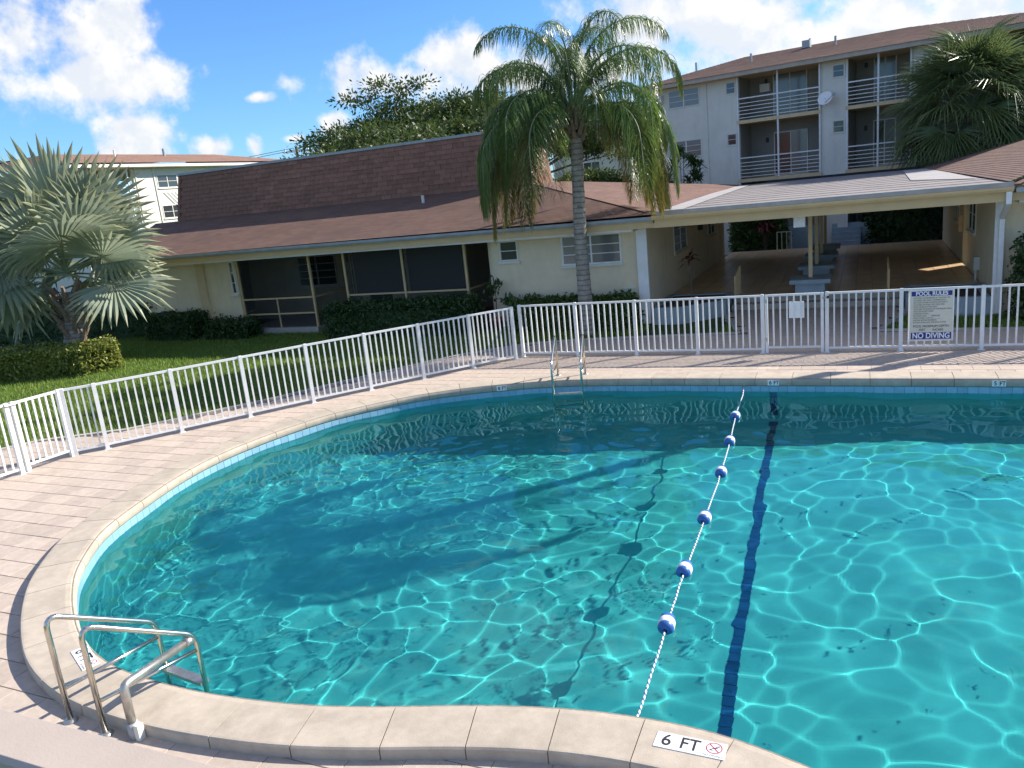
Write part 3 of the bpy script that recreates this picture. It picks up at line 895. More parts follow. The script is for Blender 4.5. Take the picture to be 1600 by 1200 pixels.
# ------------------------------------------------------------------ clubhouse (long low building)
def build_clubhouse():
    B = thing('clubhouse', (-13, 21, 0), 'long low cream clubhouse with brown shingle roof, tall mansard block and dark screened porches', 'building')
    YF, T = 20.6, .2
    wall, trim = MT['wall'], MT['trim']
    boxpart('wall', wall, B, -23.9, -19.25, YF, YF + T, 0, 2.5)
    boxpart('wall', wall, B, -9.75, -5.3, YF, YF + T, 0, 2.5)
    boxpart('wall', wall, B, -21.3, -9.75, 23.5, 23.7, 0, 2.5)                # back of the porches
    boxpart('wall', wall, B, -9.95, -9.75, YF + T, 23.5, 0, 2.5)
    boxpart('wall', wall, B, -23.9, -23.7, YF + T, 31, 0, 2.5)
    boxpart('wall', wall, B, -5.5, -5.3, YF + T, 32.4, -.02, 2.62)
    boxpart('wall', wall, B, -23.7, -5.5, 30.8, 31, 0, 2.5)
    boxpart('pilaster', MT['wall_tan'], B, -20.95, -20.6, YF - .08, YF - .001, 0, 2.5)
    boxpart('corner_column', MT['white_paint'], B, -5.5, -5.22, YF - .10, YF - .001, 0, 2.55)
    boxpart('corner_column', MT['wall_tan'], B, -5.42, -5.18, 32.4, 32.8, .25, 2.62)
    # slabs
    mb = MB(); mb.box(-19.3, -16.2, 20.55, 23.5, -.05, .16); mb.box(-14.95, -10.6, 20.55, 23.5, -.05, .16); mb.box(-16.2, -14.95, 21.9, 23.5, -.05, .155); mb.box(-10.6, -9.95, 21.9, 23.5, -.05, .155)
    mb.build('porch_slab', MT['concrete'], B)
    boxpart('porch_ceiling', MT['wall_b'], B, -24.2, -5.4, 19.86, 23.5, 2.5, 2.56)
    boxpart('ceiling_slab', MT['dark'], B, -24.2, -5.4, 23.5, 30.9, 2.5, 2.56)
    # screens: posts, rails and mesh panels
    post = lambda x, y: MB().box(x - .035, x + .035, y - .035, y + .035, .16, 2.5).build('screen_post', MT['fascia'], B)
    for x in (-19.2, -17.75, -16.25, -14.9, -12.78, -10.65): 
        if x == -17.75: 
            MB().box(x - .02, x + .02, 20.63, 20.68, .16, 1.12).build('screen_post', MT['fascia'], B)
        else: post(x, 20.66)
    post(-16.25, 22.9); post(-10.65, 22.9)
    rail = lambda p, q: MB().bar(p, q, .045, .05).build('screen_rail', MT['fascia'], B)
    for z in (1.13, .62): rail((-19.17, 20.66, z), (-16.28, 20.66, z))
    rail((-16.25, 20.7, 1.13), (-16.25, 22.87, 1.13))
    rail((-14.87, 20.66, 1.13), (-12.81, 20.66, 1.13)); rail((-12.75, 20.66, 1.13), (-10.68, 20.66, 1.13))
    rail((-10.65, 20.7, 1.13), (-10.65, 22.87, 1.13))

    def scr(a, b, z0, z1):
        (x0, y0), (x1, y1) = a, b
        MB().add([(x0, y0, z0), (x1, y1, z0), (x1, y1, z1), (x0, y0, z1)], [(0, 1, 2, 3)]).build('screen_panel', MT['screen'], B)
    scr((-19.17, 20.665), (-16.28, 20.665), .17, 2.49); scr((-14.87, 20.665), (-12.81, 20.665), .17, 2.49); scr((-12.75, 20.665), (-10.68, 20.665), .17, 2.49)
    scr((-16.25, 20.7), (-16.25, 22.87), .17, 2.49); scr((-10.65, 20.7), (-10.65, 22.87), .17, 2.49)
    boxpart('roll_blind', MT['blind'], B, -14.7, -12.83, 20.86, 20.875, 1.1, 2.46)
    boxpart('roll_blind', MT['blind'], B, -12.73, -10.85, 20.86, 20.875, 1.1, 2.46)
    # fittings seen through the screens
    window(B, 'x', -19.0, -17.3, 1.15, 2.25, 23.5, (MT['trim'], MT['glass'], MT['trim']), cols=2, bars=3)
    d = boxpart('door', MT['dark'], B, -16.0, -15.1, 23.46, 23.497, .16, 2.2)
    boxpart('door_handle', MT['steel_dull'], d, -15.25, -15.2, 23.42, 23.455, 1.05, 1.15)
    boxpart('wall_lamp', MT['black_metal'], B, -16.75, -16.6, 23.38, 23.497, 1.95, 2.25)
    window(B, 'x', -19.52, -19.30, 1.35, 2.45, YF, (MT['trim'], MT['glass'], MT['trim']), cols=1, bars=2)
    window(B, 'x', -9.5, -8.92, 1.88, 2.46, YF, (MT['trim'], MT['glass'], MT['trim']), cols=1, bars=1)
    window(B, 'x', -7.62, -5.93, 1.66, 2.47, YF, (MT['white_paint'], MT['glass_lt'], MT['trim']), cols=2, bars=2)
    window(B, 'y', 24.05, 25.95, 1.48, 2.42, -5.3, (MT['trim'], MT['glass_lt'], MT['wall_tan']), cols=2, bars=3, out=1)
    window(B, 'y', 29.8, 31.2, 1.48, 2.42, -5.3, (MT['trim'], MT['glass_lt'], MT['wall_tan']), cols=2, bars=2, out=1)
    boxpart('wall_lamp', MT['black_metal'], B, -5.3, -5.15, 27.95, 28.1, 1.85, 2.1)
    boxpart('wall_vent', MT['trim'], B, -5.95, -5.6, YF - .02, YF - .001, .95, 1.0)
    # eaves
    boxpart('fascia', MT['fascia'], B, -24.25, -4.85, 19.80, 19.86, 2.56, 2.73)
    boxpart('fascia', MT['fascia'], B, -24.25, -24.19, 19.86, 31.5, 2.56, 2.73)
    mb = MB()
    gp = [(0, 0), (-.10, .0), (-.125, .05), (-.125, .11), (-.11, .11), (-.11, .055), (-.09, .02), (0, .02)]
    n = len(gp)
    vs = [(-24.3, 19.80 + a, 2.73 + b) for a, b in gp] + [(-4.83, 19.80 + a, 2.73 + b) for a, b in gp]
    mb.add(vs, [(i, (i + 1) % n, n + (i + 1) % n, n + i) for i in range(n)] + [tuple(range(n)), tuple(reversed(range(n, 2 * n)))])
    mb.build('gutter', MT['gutter'], B)
    # roof planes
    ez, tz = 2.83, 3.95
    YT, XT, YB = 25.02, -10.0, 27.8
    mb = MB()
    courses(mb, (-24.4, 19.72, ez), (-4.72, 19.72, ez + .06), (-27.2, 25.02, tz), (XT, YT, tz), 44, .012)
    courses(mb, (-4.72, 19.72, ez + .06), (-4.55, 33.1, 3.14), (XT, YT, tz), (XT, YB, tz), 44, .009, v0=60)
    courses(mb, (-4.55, 33.1, 3.14), (-24.4, 33.1, ez), (XT, YB, tz), (-27.2, YB, tz), 44, .009, v0=120)
    mb.add([(-27.2, YT, tz), (XT, YT, tz), (XT, YB, tz), (-27.2, YB, tz)], [(0, 1, 2, 3)])
    mb.add([(-24.4, 19.72, ez - .005), (-27.2, YT, tz), (-27.2, YB, tz), (-24.4, 33.1, ez - .005)], [(3, 2, 1, 0)])
    roof = mb.build('roof', MT['shingle'], B)
    mb = MB(); mb.bar((-5.0, 20.0, ez + .06 + 1.06 * .05 + .012), (XT, YT, tz + .012), .2, .014); mb.build('hip_cap', MT['shingle'], roof)
    mb = MB().tube([(-13.6, 23.8, 3.6), (-13.6, 23.8, 3.95)], .05, 10); mb.build('vent_pipe', MT['trim'], roof)
    # mansard block with its shingles one by one
    X0, X1, Y0, Y1, Z0, Z1, BAT = -25.85, -10.1, 25.0, 27.0, 3.95, 5.74, .25
    mb = MB()
    mb.add([(X0, Y0, Z0), (X1, Y0, Z0), (X1, Y1, Z0), (X0, Y1, Z0), (X0 + BAT, Y0 + BAT, Z1), (X1 - BAT, Y0 + BAT, Z1), (X1 - BAT, Y1, Z1), (X0 + BAT, Y1, Z1)],
           [(4, 5, 6, 7), (0, 1, 5, 4), (1, 2, 6, 5), (2, 3, 7, 6), (3, 0, 4, 7)])
    man = mb.build('mansard', MT['tab'], B)
    mb = MB(); mb.box(X0 + BAT - .06, X1 - BAT + .06, Y0 + BAT - .07, Y1 + .05, Z1, Z1 + .09); mb.build('metal_cap', MT['gutter'], man)
    for xx, sg in ((X0, 1), (X1, -1)):
        MB().bar((xx, Y0 - .02, Z0), (xx + sg * BAT, Y0 + BAT - .02, Z1), .12, .05, up=(0, 1, 0)).build('corner_strip', MT['tab'], man)
    rows, tw = 11, .43
    rh = (Z1 - Z0) / rows
    sl = BAT / (Z1 - Z0)
    tm = MB().add([(-tw / 2 + .004, -.028, -rh / 2 + .002), (tw / 2 - .004, -.028, -rh / 2 + .002), (tw / 2 - .004, -.006 + rh * sl, rh / 2 + .02), (-tw / 2 + .004, -.006 + rh * sl, rh / 2 + .02),
                   (-tw / 2 + .004, .02, -rh / 2 + .002), (tw / 2 - .004, .02, -rh / 2 + .002), (tw / 2 - .004, .02 + rh * sl, rh / 2 + .02), (-tw / 2 + .004, .02 + rh * sl, rh / 2 + .02)],
                  [(0, 1, 2, 3), (4, 5, 1, 0), (0, 3, 7, 4), (1, 5, 6, 2)]).mesh('shingle', MT['tab'])
    pos = []
    for r_ in range(rows):
        z = Z0 + (r_ + .5) * rh
        x = X0 + .2 + BAT * r_ / rows + (r_ % 2) * tw / 2
        while x < X1 - .2 - BAT * r_ / rows:
            pos.append((x, Y0 + BAT * (r_ + .02) / rows - .012 + rnd.uniform(-.004, .004), z)); x += tw
    pos.sort(key=lambda p: project(p)[2])
    rest = MB()
    for i, p in enumerate(pos):
        if i < 300:
            o = link('shingle', tm, man); o.location = p
        else:
            vs = [Vector(v.co) + Vector(p) for v in tm.vertices]
            rest.add(vs, [(0, 1, 2, 3), (4, 5, 1, 0), (0, 3, 7, 4), (1, 5, 6, 2)])
    if rest.v:
        tag(rest.build('distant_shingles', MT['tab'], man), kind='stuff')
    return B


build_clubhouse()


# ------------------------------------------------------------------ breezeway canopy between the two low buildings
def build_breezeway():
    B = thing('breezeway_canopy', (-1.3, 26, 0), 'flat grey breezeway roof on a row of tan posts between the two low buildings', 'canopy')
    ez, rz = 2.93, 3.11
    mb = MB()
    mb.add([(-4.72, 19.74, ez), (2.78, 19.74, ez), (2.78, 24.8, ez + .068), (-4.72, 24.8, ez + .068), (2.78, 33.2, rz), (-4.72, 33.2, rz),
            (-4.72, 19.74, 2.68), (2.78, 19.74, 2.68), (2.78, 33.2, 2.68), (-4.72, 33.2, 2.68)],
           [(0, 1, 2, 3), (3, 2, 4, 5), (6, 7, 1, 0), (9, 8, 7, 6), (8, 9, 5, 4), (6, 0, 3, 5, 9), (1, 7, 8, 4, 2)])
    roof = mb.build('roof', MT['flat_roof'], B)
    # felt strips lapped across the roof
    zz = lambda y: ez + (y - 19.74) / 13.46 * (rz - ez)
    for k in range(13):
        y0 = 19.80 + k * 1.03
        MB().add([(-4.70, y0, zz(y0) + .012), (2.76, y0, zz(y0) + .012), (2.76, y0 + 1.0, zz(y0 + 1) + .004), (-4.70, y0 + 1.0, zz(y0 + 1) + .004), (-4.70, y0, zz(y0) - .003), (2.76, y0, zz(y0) - .003)],
                 [(0, 1, 2, 3), (4, 5, 1, 0)]).build('felt_strip', MT['flat_roof'], roof)
    for pts in ([(-4.72, 19.9), (-4.1, 19.9), (-4.05, 32.6), (-4.72, 32.6)], [(1.1, 24.5), (2.45, 22.3), (2.0, 32.6), (1.2, 32.6)]):   # lighter flashing at both valleys
        MB().add([(x, y, zz(y) + .024) for x, y in pts], [(0, 1, 2, 3)]).build('valley_flashing', MT['flat_light'], roof)
    boxpart('rear_upstand', MT['dark'], roof, -3.6, 1.9, 33.2, 33.3, 2.9, 3.20)
    boxpart('drip_edge', MT['gutter'], roof, -4.76, 2.82, 19.70, 19.76, 2.86, 2.955)
    boxpart('fascia', MT['fascia'], B, -4.78, 2.72, 19.66, 19.72, 2.56, 2.76)
    boxpart('beam', MT['wall_tan'], B, -4.85, 2.70, 19.80, 20.0, 2.56, 2.68)
    boxpart('ceiling', MT['trim'], B, -5.28, 2.70, 20.0, 33.2, 2.60, 2.68)
    mb = MB()
    gp = [(0, 0), (-.10, .0), (-.13, .05), (-.13, .10), (-.115, .10), (-.115, .055), (-.09, .02), (0, .02)]
    n = len(gp)
    mb.add([(-4.82, 19.66 + a, 2.76 + b) for a, b in gp] + [(2.80, 19.66 + a, 2.76 + b) for a, b in gp],
           [(i, (i + 1) % n, n + (i + 1) % n, n + i) for i in range(n)] + [tuple(range(n)), tuple(reversed(range(n, 2 * n)))])
    mb.build('gutter', MT['fascia'], B)
    # junction box under the beam
    boxpart('junction_box', MT['white_paint'], B, -1.56, -1.30, 20.05, 20.15, 2.30, 2.58)
    for i, y in enumerate((22.75, 25.7, 28.6, 31.4)):
        MB().box(-1.40, -1.30, y - .05, y + .05, .75, 2.6).build('post', MT['wall_tan'], B)
    return B


def build_pedestals():
    for i, y in enumerate((22.75, 25.7, 28.6, 31.4)):
        nm = ('nearest the steps', 'second from the steps', 'third from the steps', 'farthest from the steps')[i]
        P_ = thing('post_pedestal', (-1.35, y, .3), 'blue-grey painted pedestal under a breezeway post, ' + nm, 'pedestal', 'pedestals under the breezeway posts')
        boxpart('base', MT['blue_grey'], P_, -1.72, -.98, y - .40, y + .40, .305, .64)
        MB().bevbox(-1.86, -.84, y - .52, y + .52, .64, .748, .012).build('cap', MT['blue_grey'], P_)


def build_floor():
    f = MB().box(-5.3, 2.73, 22.9, 35.4, -.04, .285).build('breezeway_floor', MT['step'])
    tag(f, kind='structure')
    s = .42
    tm = MB().bevbox(-s / 2 + .005, s / 2 - .005, -s / 2 + .005, s / 2 - .005, .0, .016, .003).mesh('floor_tile', MT['floor_tile'])
    pos = []
    y = 22.92 + s / 2
    while y < 35.3:
        x = -5.28 + s / 2
        while x < 2.7:
            pos.append((x, y)); x += s
        y += s
    rest = MB()
    pos.sort(key=lambda p: project((p[0], p[1], .3))[2])
    for i, (x, y) in enumerate(pos):
        if i < 300:
            o = link('floor_tile', tm, f); o.location = (x, y, .285)
        else:
            rest.bevbox(x - s / 2 + .005, x + s / 2 - .005, y - s / 2 + .005, y + s / 2 - .005, .285, .301, .003)
    tag(rest.build('distant_floor_tiles', MT['floor_tile'], f), kind='stuff')
    st = thing('entry_steps', (-1.2, 22.5, 0), 'two low tan steps from the path up into the breezeway', 'steps')
    MB().bevbox(-3.38, .88, 22.22, 22.9, -.03, .15, .012).build('step', MT['step'], st)
    MB().bevbox(-3.38, .88, 22.60, 22.9, .15, .30, .012).build('step', MT['step'], st)
    # planters left and right of the steps
    for poly, mtl, lab in (([(-5.18, 20.5), (-4.45, 20.5), (-3.42, 21.5), (-3.42, 22.88), (-5.18, 22.88)], MT['pale_blue'], 'pale blue raised planter left of the breezeway steps'),
                           ([(.92, 21.5), (1.9, 20.6), (2.6, 20.6), (2.6, 22.88), (.92, 22.88)], MT['blue_grey'], 'blue-grey raised planter right of the breezeway steps')):
        cx = sum(p[0] for p in poly) / 5; cy = sum(p[1] for p in poly) / 5
        P_ = thing('raised_planter', (cx, cy, 0), lab, 'planter', 'planters beside the steps')
        MB().prism(poly, -.04, .34).build('planter_wall', mtl, P_)
        outer = np.array(poly); inn = np.array([(cx + (x - cx) * .86, cy + (y - cy) * .86) for x, y in poly])
        mb = MB(); n = 5
        vs = [(x, y, .41) for x, y in outer] + [(x, y, .41) for x, y in inn] + [(x, y, .34) for x, y in outer] + [(x, y, .34) for x, y in inn]
        fs = []
        for i in range(n):
            j = (i + 1) % n
            fs += [(i, j, n + j, n + i), (2 * n + i, 2 * n + j, j, i), (n + i, n + j, 3 * n + j, 3 * n + i)]
        mb.add(vs, fs); mb.build('planter_cap', mtl, P_)
        MB().prism([tuple(p) for p in inn], .34, .38).build('soil_bed', MT['soil'], P_)


build_breezeway()
build_pedestals()
build_floor()


def pipe_rail(name, pts, r, m, label, cat, balusters=(), group=None):
    base = pts[0]
    R_ = thing(name, base, label, cat, group)
    MB().tube(pts, r, 8).build('rail', m, R_)
    for p, q in balusters: MB().tube([p, q], r * .8, 6).build('baluster', m, R_)


pipe_rail('stair_handrail', [(-3.28, 22.3, 0), (-3.28, 22.3, .92), (-3.28, 23.3, 1.1), (-3.28, 23.3, .3)], .022, MT['fascia'], 'thin tan handrail at the left end of the breezeway steps', 'handrail',
          [((-3.28, y, .25), (-3.28, y, .92 + (y - 22.3) * .18)) for y in (22.5, 22.7, 22.9, 23.1)])
pipe_rail('stair_handrail', [(.55, 22.3, 0), (.55, 22.3, .92), (.55, 23.3, 1.1), (.55, 23.3, .3)], .022, MT['fascia'], 'thin tan handrail at the right end of the breezeway steps', 'handrail')
pipe_rail('path_handrail', [(-3.3, 34.2, .3), (-3.3, 34.2, 1.1), (-2.75, 34.2, 1.1), (-2.75, 34.2, .3)], .025, MT['trim'], 'short white handrail at the sunny far end of the breezeway', 'handrail',
          [((x, 34.2, .3), (x, 34.2, 1.1)) for x in (-3.12, -2.93)])


# ------------------------------------------------------------------ east building at the right edge
def build_east():
    B = thing('east_building', (7, 26, 0), 'low cream building at the right edge with brown hip roof and white downspout', 'building')
    w = MT['wall']
    boxpart('wall', w, B, 2.73, 2.93, 20.7, 26.9, -.03, 2.62)
    boxpart('wall', w, B, 2.73, 2.93, 28.0, 35.2, -.03, 2.62)
    boxpart('wall', w, B, 3.6, 3.8, 26.9, 28.0, -.03, 2.62)
    boxpart('wall', w, B, 2.93, 3.25, 20.72, 20.9, -.03, 2.62)
    boxpart('wall', w, B, 3.25, 12, 23.2, 23.4, -.03, 2.62)
    boxpart('wall', w, B, 2.93, 12, 35.0, 35.2, -.03, 2.62)
    boxpart('corner_trim', MT['white_paint'], B, 2.62, 2.80, 20.60, 20.698, 0, 2.56)
    boxpart('porch_slab', MT['concrete'], B, 3.25, 12, 20.8, 23.2, -.04, .16)
    for x in (3.30, 5.4, 7.5): boxpart('screen_post', MT['fascia'], B, x - .035, x + .035, 20.78, 20.85, .16, 2.5)
    MB().add([(3.3, 20.82, .17), (12, 20.82, .17), (12, 20.82, 2.5), (3.3, 20.82, 2.5)], [(0, 1, 2, 3)]).build('screen_panel', MT['screen'], B)
    boxpart('roll_blind', MT['blind'], B, 3.4, 7.4, 21.1, 21.12, .9, 2.46)
    d = boxpart('door', MT['dark'], B, 3.55, 3.599, 27.0, 27.9, .3, 2.3)
    boxpart('door_handle', MT['steel_dull'], d, 3.5, 3.55, 27.75, 27.82, 1.2, 1.3)
    window(B, 'y', 24.9, 26.5, 1.45, 2.4, 2.73, (MT['trim'], MT['glass'], MT['trim']), cols=2, bars=1, out=-1)
    window(B, 'y', 29.2, 30.4, 1.45, 2.4, 2.73, (MT['trim'], MT['glass'], MT['trim']), cols=2, bars=1, out=-1)
    MB().bevbox(2.60, 2.73, 23.9, 24.15, .58, .92, .01).build('meter_box', MT['trim'], B)
    MB().tube([(2.66, 24.0, .3), (2.66, 24.0, .58)], .03, 8).build('conduit', MT['trim'], B)
    MB().bevbox(2.63, 2.73, 27.98 + .4, 28.6, 1.2, 1.7, .01).build('meter_box', MT['wall_tan'], B)
    boxpart('fascia', MT['fascia'], B, 2.80, 13, 19.80, 19.86, 2.56, 2.73)
    boxpart('porch_ceiling', MT['wall_b'], B, 2.95, 13, 19.87, 23.2, 2.5, 2.56)
    boxpart('gutter', MT['gutter'], B, 2.86, 13, 19.69, 19.80, 2.73, 2.83)
    mb = MB()
    ez, tz = 2.87, 4.25
    courses(mb, (2.80, 19.72, ez), (18, 19.72, ez), (6.9, 23.8, tz), (18, 23.8, tz), 44, .009)
    courses(mb, (1.85, 33.6, 3.15), (2.75, 19.72, 2.96), (6.9, 29.5, tz), (6.9, 23.8, tz), 44, .009, v0=50)
    mb.add([(6.9, 23.8, tz), (18, 23.8, tz), (18, 29.5, tz), (6.9, 29.5, tz)], [(0, 1, 2, 3)])
    roof = mb.build('roof', MT['shingle'], B)
    mb = MB(); mb.bar((2.84, 19.76, ez + .03), (6.9, 23.8, tz + .03), .22, .02); mb.build('hip_cap', MT['shingle'], roof)
    # downspout with its elbow
    mb = MB()
    for p, q in (((2.72, 19.60, 2.76), (2.72, 19.60, 2.52)), ((2.72, 19.60, 2.54), (2.74, 20.53, 2.16)), ((2.74, 20.53, 2.18), (2.74, 20.53, .05))): mb.bar(p, q, .10, .08, up=(0, 1, 0))
    mb.build('downspout', MT['white_paint'], B)


build_east()


# ------------------------------------------------------------------ three-storey block behind
def build_block():
    ang = RAD(-11)
    O = Vector((-3.6, 38.33, 0))
    B = thing('apartment_block', O, 'pale three-storey apartment block with recessed balconies and white railings behind the breezeway', 'building', rz=ang)
    # local frame: x along the facade, y into the building
    def P(name, m, parent, *d):
        o = MB().box(*d).mesh(name, m); ob = link(name, o, parent, False); return ob

    def PM(mb, name, m, parent): return link(name, mb.mesh(name, m), parent, False)
    w = MT['wall_b']
    Z1 = 7.72
    bays = [(-1.72, 1.82), (2.92, 5.32), (6.6, 9.6)]
    xs = [-5.9] + [v for b in bays for v in b] + [14]
    for i in range(0, len(xs), 2): P('wall', w, B, xs[i], xs[i + 1], 0, .2, -.05, Z1)
    P('wall', w, B, -5.9, -5.7, .2, 11, -.05, Z1)
    P('wall', w, B, 13.8, 14, .2, 11, -.05, Z1)
    P('wall', w, B, -5.7, 13.8, 10.8, 11, -.05, Z1)
    MB_ = MB
    for x in (-3.2,): PM(MB_().box(x - .03, x + .03, -.05, -.001, 0, Z1 - .05), 'drain_pipe', MT['wall_b'], B)
    for bi, (a, b) in enumerate(bays):
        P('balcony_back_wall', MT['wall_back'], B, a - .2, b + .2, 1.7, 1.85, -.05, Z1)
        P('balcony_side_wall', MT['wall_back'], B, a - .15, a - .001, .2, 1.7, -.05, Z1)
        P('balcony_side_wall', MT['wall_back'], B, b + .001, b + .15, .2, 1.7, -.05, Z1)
        for fl, z in enumerate((3.27, 5.85)):
            s_ = P('balcony_slab', MT['wall_tan'], B, a - .06, b + .06, -.10, 1.7, z - .15, z)
            mid = (a + b) / 2
            rl = thing_part('balcony_railing', B)
            zs = [z + .10 + k * .155 for k in range(5)] + [z + .93]
            for k, zz in enumerate(zs):
                t = .028 if k < 5 else .05
                for (u0, u1) in ((a + .03, mid - .03), (mid + .03, b - .03)):
                    PM(MB().box(u0, u1, -.055 - t / 2, -.055 + t / 2, zz - t / 2, zz + t / 2), 'rail_bar', MT['white_paint'], rl)
            # sliding door with curtain, wall lamp
            dx0, dx1 = (-.60, .82) if bi == 0 else (mid - .45, mid + .35)
            if bi == 2: dx0, dx1 = mid - .8, mid + .8
            dr = P('sliding_door', MT['trim'], B, dx0 - .05, dx1 + .05, 1.655, 1.699, z, z + 1.95)
            m_ = (dx0 + dx1) / 2
            P('pane', MT['glass_lt'] if fl else MT['glass'], dr, dx0, m_ - .025, 1.64, 1.654, z + .05, z + 1.9)
            P('pane', MT['glass_lt'], dr, m_ + .025, dx1, 1.64, 1.654, z + .05, z + 1.9)
            lx = dx0 - .35
            P('wall_lamp', MT['black_metal'], B, lx - .05, lx + .05, 1.60, 1.699, z + 1.55, z + 1.75)
        for u in (a, (a + b) / 2, b):
            for z0, z1 in ((0, 3.12), (3.27, 5.70), (5.85, Z1)):
                if bi == 0 or u != b or True:
                    PM(MB().box(u - .035, u + .035, -.09, -.02, z0, z1), 'balcony_post', MT['white_paint'], B)
        P('ground_floor_wall', MT['blue_grey'], B, a + .02, b - .02, .0, .12, -.05, 1.0)
    P('air_conditioner', MT['trim'], B, -1.2, -.75, 1.45, 1.699, 7.05, 7.4)
    P('air_conditioner', MT['trim'], B, -5.72, -5.32, -.22, -.001, 7.12, 7.46)

    def win(x0, x1, z0, z1, cols, bars):
        fr = MB().box(x0, x1, -.03, -.001, z1 - .05, z1).box(x0, x1, -.03, -.001, z0, z0 + .05).box(x0, x0 + .05, -.029, -.001, z0 + .05, z1 - .05).box(x1 - .05, x1, -.029, -.001, z0 + .05, z1 - .05)
        f = PM(fr, 'window', MT['trim'], B)
        cw = (x1 - x0 - .1) / cols
        for i in range(cols):
            a0 = x0 + .05 + i * cw
            if i: P('mullion', MT['trim'], f, a0 - .03, a0 + .03, -.028, -.001, z0 + .05, z1 - .05)
            ph = (z1 - z0 - .1) / (bars + 1)
            for k in range(bars + 1):
                P('pane', MT['glass_lt'] if cols > 1 else MT['glass'], f, a0 + .03, a0 + cw - .03, -.012, -.002, z0 + .05 + k * ph + .01, z0 + .05 + (k + 1) * ph - .01)
                if k: P('glazing_bar', MT['trim'], f, a0, a0 + cw, -.024, -.002, z0 + .05 + k * ph - .01, z0 + .05 + k * ph + .01)
    win(-5.08, -3.5, 6.78, 7.62, 2, 2); win(-5.05, -3.48, 4.50, 5.32, 2, 2)
    for z in (0, -2.23):
        win(-2.30, -1.80, 7.03 + z, 7.58 + z, 1, 1); win(2.30, 2.84, 7.03 + z, 7.58 + z, 1, 1); win(5.7, 6.3, 7.03 + z, 7.58 + z, 1, 1)
    win(10.2, 11.7, 6.78, 7.62, 2, 2)
    # eaves and hip roof
    P('eave', MT['wall_tan'], B, -6.5, 14.6, -.6, 11.6, Z1, Z1 + .06)
    P('fascia', MT['step'], B, -6.55, 14.65, -.66, -.60, Z1 - .02, Z1 + .16)
    P('fascia', MT['step'], B, -6.55, -6.49, -.60, 11.6, Z1 - .02, Z1 + .16)
    e, t = Z1 + .16, Z1 + 1.30
    mb = MB()
    courses(mb, (-6.6, -.7, e), (14.7, -.7, e), (-2.6, 4.0, t), (4.4, 4.0, t), 30)
    courses(mb, (-6.6, 11.7, e), (-6.6, -.7, e), (-2.6, 7.0, t), (-2.6, 4.0, t), 30, v0=50)
    courses(mb, (14.7, -.7, e), (14.7, 11.7, e), (4.4, 4.0, t), (4.4, 7.0, t), 30, v0=90)
    mb.add([(-2.6, 4, t), (4.4, 4, t), (4.4, 7, t), (-2.6, 7, t)], [(0, 1, 2, 3)])
    roof = PM(mb, 'roof', MT['shingle_b'], B)
    for x, y in ((-4.4, 2.0), (-1.6, 1.6), (.6, 3.2), (1.9, 2.4)):
        z = e + (y + .7) / 4.7 * (t - e)
        PM(MB().tube([(x, y, z - .1), (x, y, z + .38)], .05, 8), 'vent_pipe', MT['gutter'], roof)
    P('roof_vent', MT['gutter'], roof, .3, .65, 3.0, 3.3, t - .2, t + .12)
    # satellite dish on the wall between the balconies
    mb = MB()
    prof = [(.02, .0), (.12, .008), (.22, .028), (.30, .055), (.31, .05), (.22, .018), (.1, -.004), (.01, -.01)]
    mb.lathe(prof, 18)
    me = mb.mesh('dish', MT['sign_white'], True)
    D = thing('satellite_dish', O + Matrix.Rotation(ang, 3, 'Z') @ Vector((2.12, -.35, 6.25)), 'small white satellite dish between two upper balconies', 'satellite dish', rz=ang)
    o = link('dish', me, D, False); o.rotation_euler = (RAD(62), RAD(-15), 0)
    link('arm', MB().tube([(0, 0, -.1), (.05, -.25, -.16), (.40, -.42, .08)], .015, 6).mesh('arm', MT['steel_dull']), D, False)
    link('receiver', MB().box(.36, .46, -.47, -.37, .04, .14).mesh('receiver', MT['gutter']), D, False)
    link('bracket', MB().bar((0, 0, 0), (-.08, .34, -.22), .04, .04).mesh('bracket', MT['steel_dull']), D, False)
    return B


def thing_part(name, parent):
    o = bpy.data.objects.new(name, None); COL.objects.link(o); o.parent = parent
    o.empty_display_size = .1
    return o


build_block()


